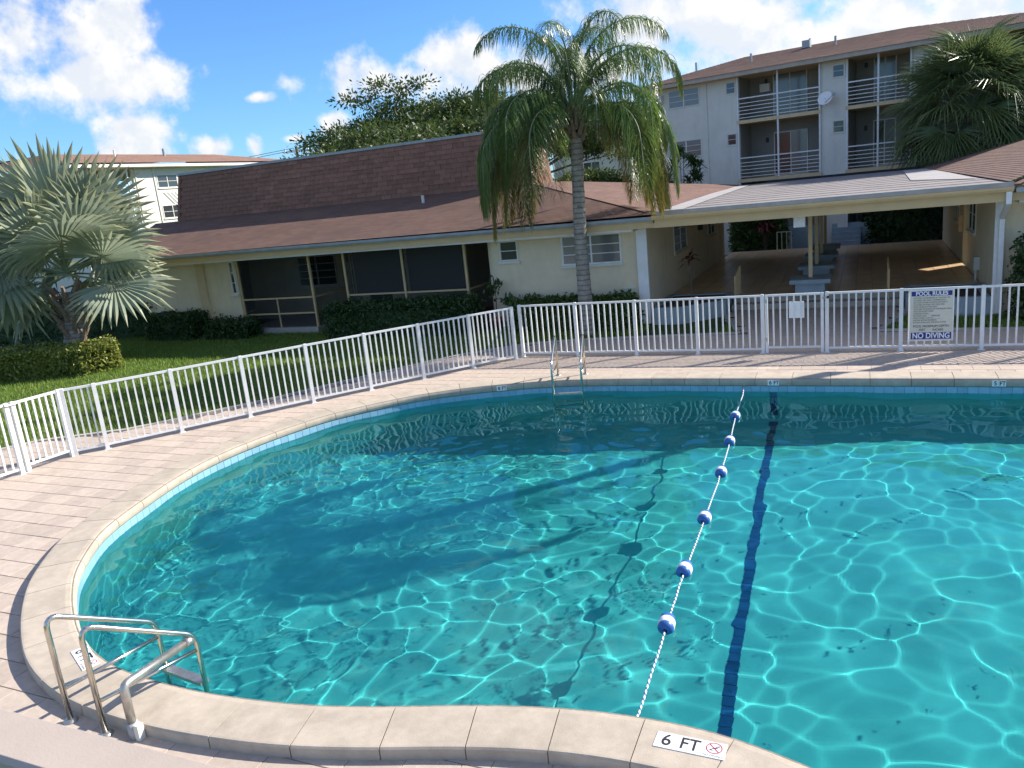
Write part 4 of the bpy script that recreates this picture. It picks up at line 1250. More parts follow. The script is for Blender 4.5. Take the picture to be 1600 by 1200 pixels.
# ------------------------------------------------------------------ lit apartment building far left, and bits behind
def build_far():
    B = thing('far_apartment_building', (-46, 42, 0), 'sunlit cream apartment building with low brown roof behind the silver fan palm', 'building')
    w = mat('sunlit_cream_stucco', (.62, .605, .53), .92, .06, 1.0, .2, 40)
    bx = lambda n, m, p, *d: boxpart(n, m, p, *d)
    X = -42
    bx('wall', w, B, X - .2, X, 33.2, 34.6, 0, 7.55); bx('wall', w, B, X - .2, X, 37.6, 52, 0, 7.55)
    bx('wall', w, B, X - 10, X - .2, 51.8, 52, 0, 7.55); bx('wall', w, B, X - 10, X - .2, 33.2, 33.4, 0, 7.55)
    bx('balcony_back_wall', MT['wall_back'], B, X - 1.9, X - 1.75, 34.5, 37.7, 0, 7.55)
    for z in (3.1, 5.65):
        bx('balcony_slab', MT['wall_tan'], B, X - 1.7, X + .12, 34.55, 37.65, z - .16, z)
        rl = thing_part('balcony_railing', B)
        for k in range(6): MB().box(X + .02, X + .07, 34.6, 37.6, z + .1 + k * .15, z + .14 + k * .15).build('rail_bar', MT['white_paint'], rl)
    for y in (34.6, 35.77, 37.1): bx('balcony_post', MT['white_paint'], B, X + .0, X + .09, y - .04, y + .04, 0, 7.55)
    for y0, y1 in ((39.4, 41.1), (43.6, 45.3)):
        for z in (4.3, 6.25): window(B, 'y', y0, y1, z, z + .85, X, (MT['trim'], MT['glass'], MT['trim']), cols=2, bars=1, out=1)
    for y in (37.75, 39.2): bx('drain_pipe', w, B, X, X + .06, y - .04, y + .04, 0, 7.5)
    # stair with slanted rails, its shaded opening a flat dark panel
    bx('stair_shade_panel', MT['dark'], B, X, X + .02, 41.3, 43.3, 2.5, 5.2)
    mb = MB()
    for k in range(7): mb.bar((X + .08, 39.8 + k * .32, 6.0), (X + .08, 41.2 + k * .32, 4.6), .03, .05)
    mb.build('stair_rail', MT['white_paint'], B)
    bx('eave', MT['trim'], B, X - 11, X + .75, 32.5, 53, 7.55, 7.74)
    mb = MB()
    courses(mb, (X + .85, 32.4, 7.80), (X + .85, 53, 7.80), (X - 4.5, 35.5, 8.85), (X - 4.5, 49.5, 8.85), 24)
    courses(mb, (X + .85, 53, 7.80), (X - 12, 53, 7.80), (X - 4.5, 49.5, 8.85), (X - 7, 49.5, 8.85), 24, v0=40)
    courses(mb, (X - 12, 32.4, 7.80), (X + .85, 32.4, 7.80), (X - 7, 35.5, 8.85), (X - 4.5, 35.5, 8.85), 24, v0=80)
    mb.add([(X - 4.5, 35.5, 8.85), (X - 4.5, 49.5, 8.85), (X - 12, 49.5, 8.85), (X - 12, 35.5, 8.85)], [(0, 1, 2, 3)])
    r = mb.build('roof', MT['shingle_b'], B)
    MB().tube([(X - 3.2, 43.5, 8.5), (X - 3.2, 43.5, 9.1)], .09, 8).build('vent_pipe', MT['gutter'], r)
    MB().tube([(X - 2.8, 39.0, 8.4), (X - 2.8, 39.0, 8.95)], .06, 8).build('vent_pipe', MT['trim'], r)
    # second roof peeping over the mansard, with an antenna
    C = thing('distant_house', (-44, 62, 0), 'distant house whose brown roof peeps over the mansard block', 'building')
    boxpart('wall', w, C, -50, -37, 58, 70, 0, 7.6)
    mb = MB()
    courses(mb, (-51, 57, 7.6), (-36, 57, 7.6), (-45, 63, 9.1), (-42, 63, 9.1), 16)
    courses(mb, (-36, 57, 7.6), (-36, 71, 7.6), (-42, 63, 9.1), (-42, 65, 9.1), 16)
    mb.build('roof', MT['shingle_b'], C)
    P_ = thing('utility_pole', (-44.6, 57.5, 0), 'distant utility pole with a white crossarm above the mansard edge', 'utility pole')
    MB().tube([(-44.6, 57.5, 0), (-44.6, 57.5, 9.3)], .12, 8).build('pole', MT['bark'], P_)
    MB().bar((-45.7, 57.0, 8.9), (-43.5, 58.0, 8.9), .14, .14).build('crossarm', MT['white_paint'], P_)
    for t in (-.9, 0, .9): MB().tube([(-44.6 + t, 57.5 + t * .45, 8.95), (-44.6 + t, 57.5 + t * .45, 9.2)], .06, 6).build('insulator', MT['white_paint'], P_)
    for k, dz in ((0, 0), (1, .18)):
        mb = MB()
        pts = [(-70 + i * 4.2, 44.6 + i * 2.13, 9.2 - dz - .9 * math.sin(math.pi * i / 6) + (6 - i) * 0) for i in range(7)]
        pts2 = [(-44.6 + i * 5, 57.5 + i * 1.2, 9.2 - dz - .8 * math.sin(math.pi * i / 6)) for i in range(7)]
        mb.tube(pts, .02, 4); mb.tube(pts2, .02, 4)
        mb.build('wire', MT['black_metal'], P_)
    E_ = thing('distant_white_building', (-18, 60, 0), 'small white building far behind the queen palm trunk', 'building')
    boxpart('wall', w, E_, -21.5, -15.5, 58, 66, 0, 6.2)
    boxpart('parapet', MT['white_paint'], E_, -21.7, -15.3, 57.8, 66.2, 6.2, 6.6)
    for z in (1.6, 4.2): window(E_, 'x', -19.2, -17.9, z, z + 1.1, 58, (MT['trim'], MT['glass'], MT['trim']), cols=2, bars=1)


build_far()


# ------------------------------------------------------------------ fences
def fence_run(fobj, posts, pick=9, picket_me=None, ends=True):
    """posts: list of (x, y); pickets, rails and posts each an own part"""
    for i, (x, y) in enumerate(posts):
        a = posts[max(0, i - 1)]; b = posts[min(len(posts) - 1, i + 1)]
        ang = math.atan2(b[1] - a[1], b[0] - a[0])
        o = link('post', POST_ME, fobj, True); o.location = (x, y, 0); o.rotation_euler = (0, 0, ang)
        o = link('base_plate', PLATE_ME, fobj, True); o.location = (x, y, 0); o.rotation_euler = (0, 0, ang)
    for (x0, y0), (x1, y1) in zip(posts, posts[1:]):
        panel(fobj, x0, y0, x1, y1, pick)


def panel(fobj, x0, y0, x1, y1, pick, z0=.09, z1=1.205):
    ang = math.atan2(y1 - y0, x1 - x0)
    L_ = math.hypot(x1 - x0, y1 - y0)
    d = ((x1 - x0) / L_, (y1 - y0) / L_)
    p = (x0 + d[0] * .034, y0 + d[1] * .034); q = (x1 - d[0] * .034, y1 - d[1] * .034)
    MB().bar((p[0], p[1], z1), (q[0], q[1], z1), .042, .040).build('top_rail', MT['white_paint'], fobj)
    MB().bar((p[0], p[1], z0), (q[0], q[1], z0), .038, .038).build('bottom_rail', MT['white_paint'], fobj)
    for k in range(1, pick + 1):
        t = k / (pick + 1)
        o = link('picket', PICKET_ME, fobj, True)
        o.location = (x0 + (x1 - x0) * t, y0 + (y1 - y0) * t, 0); o.rotation_euler = (0, 0, ang)


POST_ME = MB().bevbox(-.034, .034, -.034, .034, -.02, 1.235, .008).mesh('post', MT['white_paint'])
PLATE_ME = MB().bevbox(-.058, .058, -.058, .058, -.004, .009, .003).mesh('base_plate', MT['white_paint'])
PICKET_ME = MB().box(-.0145, .0145, -.0145, .0145, .105, 1.188).mesh('picket', MT['white_paint'])


def yf(x): return 16.64 + .033 * (x + 7.3)


F1 = thing('pool_fence', (-10, 13, 0), 'white metal picket fence running diagonally along the lawn at the left', 'fence')
lp = [(-12.52, 9.42), (-11.78, 10.47), (-11.05, 11.52), (-10.31, 12.57), (-9.57, 13.58), (-8.83, 14.55), (-8.09, 15.52), (-7.42, 16.40)]
fence_run(F1, lp, 9)
o = link('post', POST_ME, F1); o.location = (-12.85, 9.03, 0); o.rotation_euler = (0, 0, .85)
panel(F1, -12.85, 9.03, lp[0][0], lp[0][1], 4)
F2 = thing('pool_fence', (-4.6, 16.7, 0), 'white metal picket fence behind the pool left of the gate', 'fence')
fence_run(F2, [(x, yf(x)) for x in (-7.32, -5.98, -4.62, -3.28, -1.94)], 9)
F3 = thing('pool_fence', (2, 16.9, 0), 'white metal picket fence right of the gate carrying the rules sign', 'fence')
fence_run(F3, [(x, yf(x)) for x in (-.70, .64, 2.02, 3.42, 4.82)], 9)
G1 = thing('pool_gate', (-1.87, yf(-1.87), 0), 'white picket gate in the far fence with a blank white plate', 'gate')
for x in (-1.86, -.79):
    o = link('gate_stile', POST_ME, G1); o.location = (x, yf(x), 0); o.scale = (.8, .8, .99)
panel(G1, -1.86, yf(-1.86), -.79, yf(-.79), 7, .12)
MB().box(-1.42, -1.13, yf(-1.3) + .014, yf(-1.3) + .022, .72, 1.06).build('plate', MT['sign_white'], G1)
MB().tube([(-.79, yf(-.79) - .03, 1.12), (-.70, yf(-.70) - .03, 1.12)], .018, 8).build('latch', MT['steel_dull'], G1)
MB().tube([(-.70, yf(-.7) - .04, 1.13), (-.66, yf(-.66) - .04, 1.13)], .026, 8).build('latch', MT['black_metal'], G1)
for z in (.25, 1.05): MB().box(-1.93, -1.85, yf(-1.9) - .034, yf(-1.9) - .026, z, z + .08).build('hinge', MT['steel_dull'], G1)
G2 = thing('pool_gate', (-12.9, 8.6, 0), 'white picket gate with a latch at the left edge of the picture', 'gate')
for x, y in ((-12.88, 8.98), (-12.96, 8.20)):
    o = link('gate_stile', POST_ME, G2); o.location = (x, y, 0)
panel(G2, -12.88, 8.98, -12.96, 8.20, 6, .12)
MB().tube([(-12.92, 8.24, 1.19), (-12.94, 8.06, 1.19)], .02, 8).build('latch', MT['steel_dull'], G2)
F4 = thing('pool_fence', (-13.05, 7.4, 0), 'white metal picket fence cut off by the left edge, beyond the latch gate', 'fence')
fence_run(F4, [(-12.98, 8.10), (-13.1, 6.85), (-13.22, 5.6)], 9)


# ------------------------------------------------------------------ lettering
def text(s, size, m, parent, M4, extrude=.0008, align='CENTER', name='lettering', sx=1.0, bold=0.0):
    cu = bpy.data.curves.new('t', 'FONT')
    cu.body = s; cu.size = size; cu.extrude = extrude; cu.align_x = align; cu.align_y = 'CENTER'; cu.offset = bold
    ob = bpy.data.objects.new('t', cu); COL.objects.link(ob)
    dg = bpy.context.evaluated_depsgraph_get()
    me = bpy.data.meshes.new_from_object(ob.evaluated_get(dg))
    bpy.data.objects.remove(ob); bpy.data.curves.remove(cu)
    me.name = name
    me.materials.clear(); me.materials.append(m)
    o = link(name, me, parent)
    o.matrix_basis = M4 @ Matrix.Diagonal((sx, 1, 1, 1))
    return o


def frame4(origin, xaxis, yaxis):
    x = Vector(xaxis).normalized(); y = Vector(yaxis); y = (y - x * y.dot(x)).normalized(); z = x.cross(y)
    m = Matrix.Identity(4)
    for i in range(3): m[i][0], m[i][1], m[i][2] = x[i], y[i], z[i]
    m.translation = Vector(origin)
    return m


def build_sign():
    cx = 1.16
    y = yf(cx) - .035
    S = thing('pool_rules_sign', (cx, y, .2), 'cream pool rules sign with navy header bands hung on the far fence', 'sign')
    w, h, zc = .76, 1.0, .70
    xa = Vector((1, .033, 0)).normalized()
    def fr(u, v, d): return frame4(Vector((cx, y, zc)) + xa * u + Vector((0, 0, v)) + Vector((.033, -1, 0)).normalized() * d, xa, (0, 0, 1))
    def plate(name, u0, u1, v0, v1, d0, d1, m, par):
        o = link(name, MB().box(u0, u1, v0, v1, d0, d1).mesh(name, m), par); o.matrix_basis = fr(0, 0, 0); return o
    b = plate('board', -w / 2, w / 2, -h / 2, h / 2, 0, .006, MT['sign_cream'], S)
    for n, d in (('edge', ((-w / 2, w / 2, h / 2 - .015, h / 2), (-w / 2, w / 2, -h / 2, -h / 2 + .015), (-w / 2, -w / 2 + .015, -h / 2 + .015, h / 2 - .015), (w / 2 - .015, w / 2, -h / 2 + .015, h / 2 - .015))),):
        for q in d: plate('border', *q, .006, .008, MT['sign_white'], S)
    plate('header_band', -.345, .345, .375, .465, .006, .008, MT['sign_navy'], S)
    plate('footer_band', -.345, .345, -.465, -.335, .006, .008, MT['sign_navy'], S)
    text('POOL RULES', .105, MT['sign_white'], S, fr(0, .418, .010), sx=.92, bold=.003)
    text('NO DIVING', .150, MT['sign_white'], S, fr(0, -.402, .010), sx=.82, bold=.004)
    lines = ['NO FOOD OR BEVERAGES IN THE POOL OR', 'ON POOL WET DECK. COMMERCIALLY', 'BOTTLED WATER IN PLASTIC BOTTLES IS', 'ALLOWED ON POOL WET DECK FOR', 'POOL PATRON HYDRATION.',
             'NO GLASS OR ANIMALS IN THE FENCED POOL', 'AREA (OR 50 FEET FROM', 'UNFENCED POOL).', 'BATHING LOAD:        8 PERSONS', 'POOL HOURS:  8 AM TO ________', 'SHOWER BEFORE ENTERING', 'DO NOT SWALLOW THE POOL WATER']
    for i, t in enumerate(lines): text(t, .036, MT['ink_faded'], S, fr(-.31, .335 - i * .043, .009), align='LEFT', sx=.86)
    text('POOL MAXIMUM DEPTH:', .066, MT['ink'], S, fr(0, -.215, .009), sx=.84)
    text('FEET        INCHES', .060, MT['ink'], S, fr(0, -.285, .009), sx=.9)


build_sign()


def marker(origin, xaxis, num, par, s=.158, up=None, nodive=True):
    """depth marker: separate enamel tiles let into the coping, with number, FT and a no-diving symbol"""
    xa = Vector(xaxis).normalized()
    ya = Vector((-xa.y, xa.x, 0)) if up is None else Vector(up)
    za = xa.cross(ya)
    O = Vector(origin)
    tm = MB().bevbox(-s / 2 + .002, s / 2 - .002, -s / 2 + .002, s / 2 - .002, 0, .005, .0015).mesh('depth_marker', MT['sign_white'])
    items = [num, 'FT'] + (['X'] if nodive else [])
    for i, t in enumerate(items):
        c = O + xa * (i - (len(items) - 1) / 2) * s
        o = link('depth_marker', tm, par); o.matrix_basis = frame4(c, xa, ya)
        tag(o, label='white enamel depth marker tile')
        top = c + za * .0055
        if t != 'X':
            text(t, s * .98, MT['ink'], o, frame4(top, xa, ya), extrude=.0005, sx=.9 if t != 'FT' else .82, bold=.002)
        else:
            mb = MB()
            cc = (0, s * .10)
            R0, R1, n = s * .34, s * .295, 28
            for k in range(n):
                a0, a1 = 2 * math.pi * k / n, 2 * math.pi * (k + 1) / n
                mb.add([(cc[0] + R0 * math.cos(a0), cc[1] + R0 * math.sin(a0), 0), (cc[0] + R0 * math.cos(a1), cc[1] + R0 * math.sin(a1), 0),
                        (cc[0] + R1 * math.cos(a1), cc[1] + R1 * math.sin(a1), 0), (cc[0] + R1 * math.cos(a0), cc[1] + R1 * math.sin(a0), 0)], [(0, 1, 2, 3)])
            mb.bar((cc[0] - R1 * .7, cc[1] + R1 * .7, 0), (cc[0] + R1 * .7, cc[1] - R1 * .7, 0), s * .045, .0006)
            q = link('prohibition_ring', mb.mesh('prohibition_ring', MT['red']), o); q.matrix_basis = frame4(top + za * .0008, xa, ya)
            mb = MB()                                              # diving figure: body, head, arms
            mb.bar((cc[0] - s * .17, cc[1] - s * .13, 0), (cc[0] + s * .13, cc[1] + s * .10, 0), s * .05, .0005)
            mb.bar((cc[0] - s * .02, cc[1] + s * .0, 0), (cc[0] + s * .18, cc[1] + s * .02, 0), s * .03, .0005)
            mb.bar((cc[0] - s * .17, cc[1] - s * .13, 0), (cc[0] - s * .02, cc[1] - s * .17, 0), s * .03, .0005)
            mb.add([(cc[0] + s * .17 + s * .04 * math.cos(k * .7854), cc[1] + s * .13 + s * .04 * math.sin(k * .7854), .0004) for k in range(8)], [tuple(range(8))])
            q = link('diver_symbol', mb.mesh('diver_symbol', MT['ink']), o); q.matrix_basis = frame4(top, xa, ya)
            text('NO DIVING', s * .155, MT['ink'], o, frame4(top - ya * s * .37, xa, ya), extrude=.0004)


marker((-1.05, 4.50, COPE_TOP + .0005), (1, -.02, 0), '6', COPING)
marker((-6.42, 4.13, COPE_TOP + .0005), (.88, -.42, 0), '8', COPING, s=.15)
for cx, n in ((-1.52, '6'), (2.0, '5'), (-6.75, '8')):
    i = int(np.argmin(np.hypot(OUT[:, 0] - cx, OUT[:, 1] - 14.2)))
    p, nn = OUT[i], NRM[i]
    marker((p[0] - nn[0] * .006, p[1] - nn[1] * .006, .018), (nn[1], -nn[0], 0), n, COPING, s=.10, up=(0, 0, 1), nodive=False)


# ------------------------------------------------------------------ ladders
def arc(p0, p1, p2, r, n=6):
    """points rounding the corner p1"""
    p0, p1, p2 = map(Vector, (p0, p1, p2))
    a = p1 + (p0 - p1).normalized() * r; b = p1 + (p2 - p1).normalized() * r
    return [(a * (1 - t) ** 2 + p1 * 2 * t * (1 - t) + b * t * t) for t in [k / n for k in range(n + 1)]]


def ladder(name, feetA, legA, feetB, legB, z_hi, z_lo, label, zbrace=.27, z_end=-1.05):
    L_ = thing(name, feetA, label, 'ladder')
    for f_, g_ in ((feetA, legA), (feetB, legB)):
        f0 = Vector((f_[0], f_[1], f_[2])); t0 = Vector((f_[0], f_[1], z_hi)); t1 = Vector((g_[0], g_[1], z_lo)); e = Vector((g_[0], g_[1], z_end))
        pts = [f0] + arc(f0, t0, t1, .14) + arc(t0, t1, e, .10) + [e]
        MB().tube(pts, .022, 12).build('side_rail', MT['steel'], L_, True)
        MB().tube([(f0.x, f0.y, zbrace), (t1.x, t1.y, zbrace)], .017, 10).build('brace', MT['steel'], L_, True)
        MB().lathe([(.0, .022), (.035, .020), (.055, .008), (.058, 0)], 14, (f0.x, f0.y, f0.z + .001)).build('foot_flange', MT['steel_dull'], L_, True)
    for k in range(4):
        z = -.03 - k * .26
        MB().bar((legA[0], legA[1], z), (legB[0], legB[1], z), .09, .03).build('tread', MT['steel_dull'], L_)
    return L_


def near_ladder():
    L_ = ladder('pool_ladder', (-5.86, 3.53, 0), (-5.70, 4.36, 0), (-5.41, 3.49, 0), (-5.17, 4.29, 0), .95, .43, 'stainless steel pool ladder with a grab pipe on the near coping', zbrace=.29)
    f = Vector((-5.13, 3.53, .12)); t = Vector((-5.13, 3.53, .46)); e = Vector((-5.19, 4.22, .40))
    MB().tube([f] + arc(f, t, e, .06) + [e], .034, 12).build('grab_pipe', MT['steel_dull'], L_, True)
    MB().tube([(-5.13, 3.53, 0), (-5.13, 3.53, .14)], .043, 12).build('grab_pipe_sleeve', MT['grey_pvc'], L_, True)
    MB().box(-5.095, -5.05, 3.505, 3.56, .0, .13).build('anchor_clamp', MT['trim'], L_)
    MB().tube([(-5.18, 4.18, .41), (-5.195, 4.27, .395)], .04, 12).build('clamp_ring', MT['steel_dull'], L_, True)


near_ladder()
ladder('pool_ladder', (-5.66, 14.50, .10), (-5.42, 13.55, 0), (-5.12, 14.62, .10), (-4.88, 13.68, 0), .95, .55, 'stainless steel pool ladder at the far edge of the pool', zbrace=.34)


# ------------------------------------------------------------------ lane rope and floats
def build_rope():
    A, Bp = Vector((-2.0, 14.33, -.03)), Vector((-1.53, 4.70, -.03))
    fl = [(-1.93, 12.71), (-1.83, 11.43), (-1.75, 10.14), (-1.70, 8.64), (-1.67, 7.34), (-1.62, 6.29)]
    pts = [A, Vector((-1.985, 14.0, WATER_Z + .012))]
    r = random.Random(3)
    y = 13.8
    while y > 5.2:
        x = np.interp(-y, [-14.0, -12.71, -11.43, -10.14, -8.64, -7.34, -6.29, -5.0], [-1.985, -1.93, -1.83, -1.75, -1.70, -1.67, -1.62, -1.55])
        dn = min(abs(y - f[1]) for f in fl)
        pts.append(Vector((x + r.uniform(-.006, .006), y, WATER_Z + .012 + (.012 if dn < .2 else 0) + r.uniform(-.004, .004)))); y -= .2
    pts += [Vector((-1.545, 5.0, WATER_Z + .03)), Bp]
    rad, n = .0095, 12
    mb = MB().tube(pts, rad, n)
    # uv: strands wind along the rope
    s = [0]
    for a, b in zip(pts, pts[1:]): s.append(s[-1] + (b - a).length)
    k = 0
    for i in range(len(pts) - 1):
        for j in range(n):
            mb.uv[k] = [(s[i] * 9, j / n * .6283), (s[i] * 9, (j + 1) / n * .6283), (s[i + 1] * 9, (j + 1) / n * .6283), (s[i + 1] * 9, j / n * .6283)]; k += 1
    me = mb.mesh('lane_rope', rope_mat(), True)
    o = link('lane_rope', me)
    tag(o, 'blue and white twisted rope stretched across the pool through the floats', 'rope')
    MB().tube([(-2.0, 14.36, -.02), (-2.0, 14.30, -.05)], .022, 8).build('end_hook', MT['steel_dull'], o)
    names = ['nearest the far pool edge', 'second from the far pool edge', 'third from the far pool edge', 'third from the near pool edge', 'second from the near pool edge', 'nearest the near pool edge']
    R_, H_ = .074, .118
    body = MB().lathe([(.018, -H_), (.05, -H_ + .006), (.068, -H_ + .028), (R_, -.075), (R_, -.058)], 20, axis='Y')
    body2 = MB().lathe([(R_, .03), (R_, .05), (.068, H_ - .028), (.05, H_ - .006), (.018, H_)], 20, axis='Y')
    bme = body.mesh('end_cap', MT['float_blue'], True); bme2 = body2.mesh('end_cap', MT['float_blue'], True)
    wme = MB().lathe([(R_, -.058), (R_ + .003, -.053), (R_ + .003, .025), (R_, .03)], 20, axis='Y').mesh('white_band', MT['float_white'], True)
    for i, (x, y) in enumerate(fl):
        F_ = thing('rope_float', (x, y, WATER_Z + .028), 'blue and white lane float on the rope, ' + names[i], 'float', 'floats along the lane rope', rz=RAD(2.9 + r.uniform(-4, 4)))
        link('end_cap', bme, F_, False); link('end_cap', bme2, F_, False); link('white_band', wme, F_, False)


build_rope()

# ------------------------------------------------------------------ balcony handrail close to the camera
HR = thing('balcony_handrail', (-1.6, .9, 2.7), 'out-of-focus tan balcony handrail in the lower left corner', 'handrail')
MB().bevbox(-3.4, .3, .835, .965, 2.70, 2.752, .01).build('top_board', MT['rail_paint'], HR)
MB().box(-3.4, .3, .875, .925, 2.60, 2.70).build('under_rail', MT['rail_paint'], HR)


# ------------------------------------------------------------------ vegetation helpers
def quads_mesh(name, C, U, V, m, uvs=False):
    """leaf quads (diamonds) from centre, half-length and half-width vectors"""
    n = len(C)
    v = np.stack([C - U, C + V * .9, C + U, C - V * .9], 1).reshape(-1, 3)
    me = bpy.data.meshes.new(name)
    me.vertices.add(n * 4); me.vertices.foreach_set('co', v.ravel())
    me.loops.add(n * 4); me.loops.foreach_set('vertex_index', np.arange(n * 4, dtype=np.int32))
    me.polygons.add(n)
    me.polygons.foreach_set('loop_start', np.arange(0, n * 4, 4, dtype=np.int32))
    me.polygons.foreach_set('loop_total', np.full(n, 4, dtype=np.int32))
    me.update(); me.validate()
    me.materials.append(m)
    return me


def rand_dirs(r, n):
    v = r.normal(size=(n, 3)); return v / np.linalg.norm(v, axis=1)[:, None]


def leaf_quads(name, C, size, m, seed, aspect=.5, up=0.0):
    r = np.random.default_rng(seed)
    n = len(C)
    U = rand_dirs(r, n); U[:, 2] += up; U /= np.linalg.norm(U, axis=1)[:, None]
    W = np.cross(U, rand_dirs(r, n)); W /= np.linalg.norm(W, axis=1)[:, None] + 1e-9
    s = size * r.uniform(.6, 1.3, n)[:, None]
    return quads_mesh(name, C, U * s, W * s * aspect, m)


def hedge(name, corners, z0, z1, m, label, n, size, seed, round_=.12, group=None, rough=.06, stemcol='bark'):
    """clipped hedge: uneven shell of leaves round a solid core added to block light; corners = plan polygon"""
    r = np.random.default_rng(seed)
    poly = np.array(corners, float)
    cx, cy = poly.mean(0)
    H_ = thing(name, (cx, cy, z0), label, 'hedge' if 'hedge' in name else 'shrub', group)
    Q = np.roll(poly, -1, 0)
    le = np.hypot(*(Q - poly).T)
    per = le.sum(); area = abs(.5 * np.sum(poly[:, 0] * Q[:, 1] - Q[:, 0] * poly[:, 1]))
    side = per * (z1 - z0)
    ns = int(n * side / (side + area)); nt = n - ns
    t = r.uniform(0, per, ns); cum = np.concatenate([[0], np.cumsum(le)])
    k = np.clip(np.searchsorted(cum, t) - 1, 0, len(le) - 1)
    fr = ((t - cum[k]) / le[k])[:, None]
    xy = poly[k] * (1 - fr) + Q[k] * fr
    z = z0 + (z1 - z0) * r.uniform(0, 1, ns) ** .8
    pull = (r.uniform(-.04, .18, ns) + round_ * ((z - z0) / (z1 - z0)) ** 4)[:, None]
    d = np.array([cx, cy]) - xy
    xy = xy + d / (np.hypot(*d.T)[:, None] + 1e-6) * pull
    S = np.column_stack([xy, z])
    tx = []
    bb0, bb1 = poly.min(0), poly.max(0)
    while len(tx) < nt:
        q = r.uniform(bb0, bb1, (nt * 2, 2)); q = q[inside(poly, q[:, 0], q[:, 1])]; tx.extend(q.tolist())
    tx = np.array(tx[:nt])
    zt = z1 - r.uniform(0, .12, nt) + rough * np.sin(tx[:, 0] * 5 + seed) * np.cos(tx[:, 1] * 6)
    T_ = np.column_stack([tx, zt])
    C = np.concatenate([S, T_]) + r.normal(0, rough * .6, (ns + nt, 3))
    link('foliage', leaf_quads('foliage', C, size, m, seed + 1, .55, .2), H_)
    core = [((cx + (x - cx) * (1 - .24 / max(.3, math.hypot(x - cx, y - cy)))), (cy + (y - cy) * (1 - .24 / max(.3, math.hypot(x - cx, y - cy))))) for x, y in corners]
    MB().prism(core, z0, z1 - .2).build('light_block_core', m, H_)  # solid leaf-coloured core added inside to stop light passing through
    return H_


def fan_leaf(name, R, nseg, span, split, m, pm, petiole, droop, seed, fold=.06, width=1.0, tipdrop=.25):
    """one palmate leaf: pleated blade split into pointed segments, on a stalk; hub at the origin, blade towards +Y"""
    r = random.Random(seed)
    mb = MB()
    da = span / nseg
    for i in range(nseg):
        a = -span / 2 + (i + .5) * da
        k = 1 - .22 * abs(a / (span / 2)) ** 2
        Rl = R * k * r.uniform(.93, 1.05)
        rs = Rl * split * r.uniform(.94, 1.06)

        def P(rad, ang, z): 
            dz = -droop * (rad / R) ** 2 * R
            return (rad * math.sin(ang), rad * math.cos(ang), z + dz)
        hw = da / 2 * width
        jit = r.uniform(-.03, .03)
        td = tipdrop * R * r.uniform(.3, 1.3) * (1 if r.random() < .8 else 1.8)
        h = P(.03 * R, a, 0)
        vl, vr = P(rs, a - hw, 0), P(rs, a + hw, 0)
        rd = P(rs, a, fold * R * .5)
        m1 = rs + (Rl - rs) * .5
        w1 = hw * rs / m1 * .72
        ml, mr, mr_ = P(m1, a - w1 + jit * .4, -td * .22), P(m1, a + w1 + jit * .4, -td * .22), P(m1, a + jit * .4, fold * R * .35 - td * .22)
        tp = P(Rl, a + jit, -td)
        mb.add([h, vl, rd, vr, ml, mr_, mr, tp], [(0, 1, 2), (0, 2, 3), (1, 4, 5, 2), (2, 5, 6, 3), (4, 7, 5), (5, 7, 6)],
               [[(0, 0), (0, .5), (0, .5)], [(0, 0), (0, .5), (0, .5)], [(0, .5), (0, .75), (0, .75), (0, .5)], [(0, .5), (0, .75), (0, .75), (0, .5)], [(0, .75), (0, 1), (0, .75)], [(0, .75), (0, 1), (0, .75)]])
    me = mb.mesh(name, m)
    pe = MB().tube([(0, -petiole, -.0), (0, -petiole * .5, .03), (0, .02 * R, 0), (0, .25 * R, -.03 * R)], [.035, .026, .02, .008], 5).mesh('leaf_stalk', pm)
    return me, pe


def place_leaf(parent, meshes, pos, az, el, roll, scale, petiole, name='fan_leaf'):
    d = Vector((math.cos(az) * math.cos(el), math.sin(az) * math.cos(el), math.sin(el)))
    side = Vector((-math.sin(az), math.cos(az), 0))
    nz = side.cross(d) * -1
    x = d.cross(nz)
    m = Matrix.Identity(4)
    for i in range(3): m[i][0], m[i][1], m[i][2] = x[i], d[i], nz[i]
    m = m @ Matrix.Rotation(roll, 4, 'Y') @ Matrix.Scale(scale, 4)
    m.translation = Vector(pos) + d * petiole * scale
    o = link(name, meshes[0], parent); o.matrix_basis = m
    s = link('leaf_stalk', meshes[1], o, False)
    return o


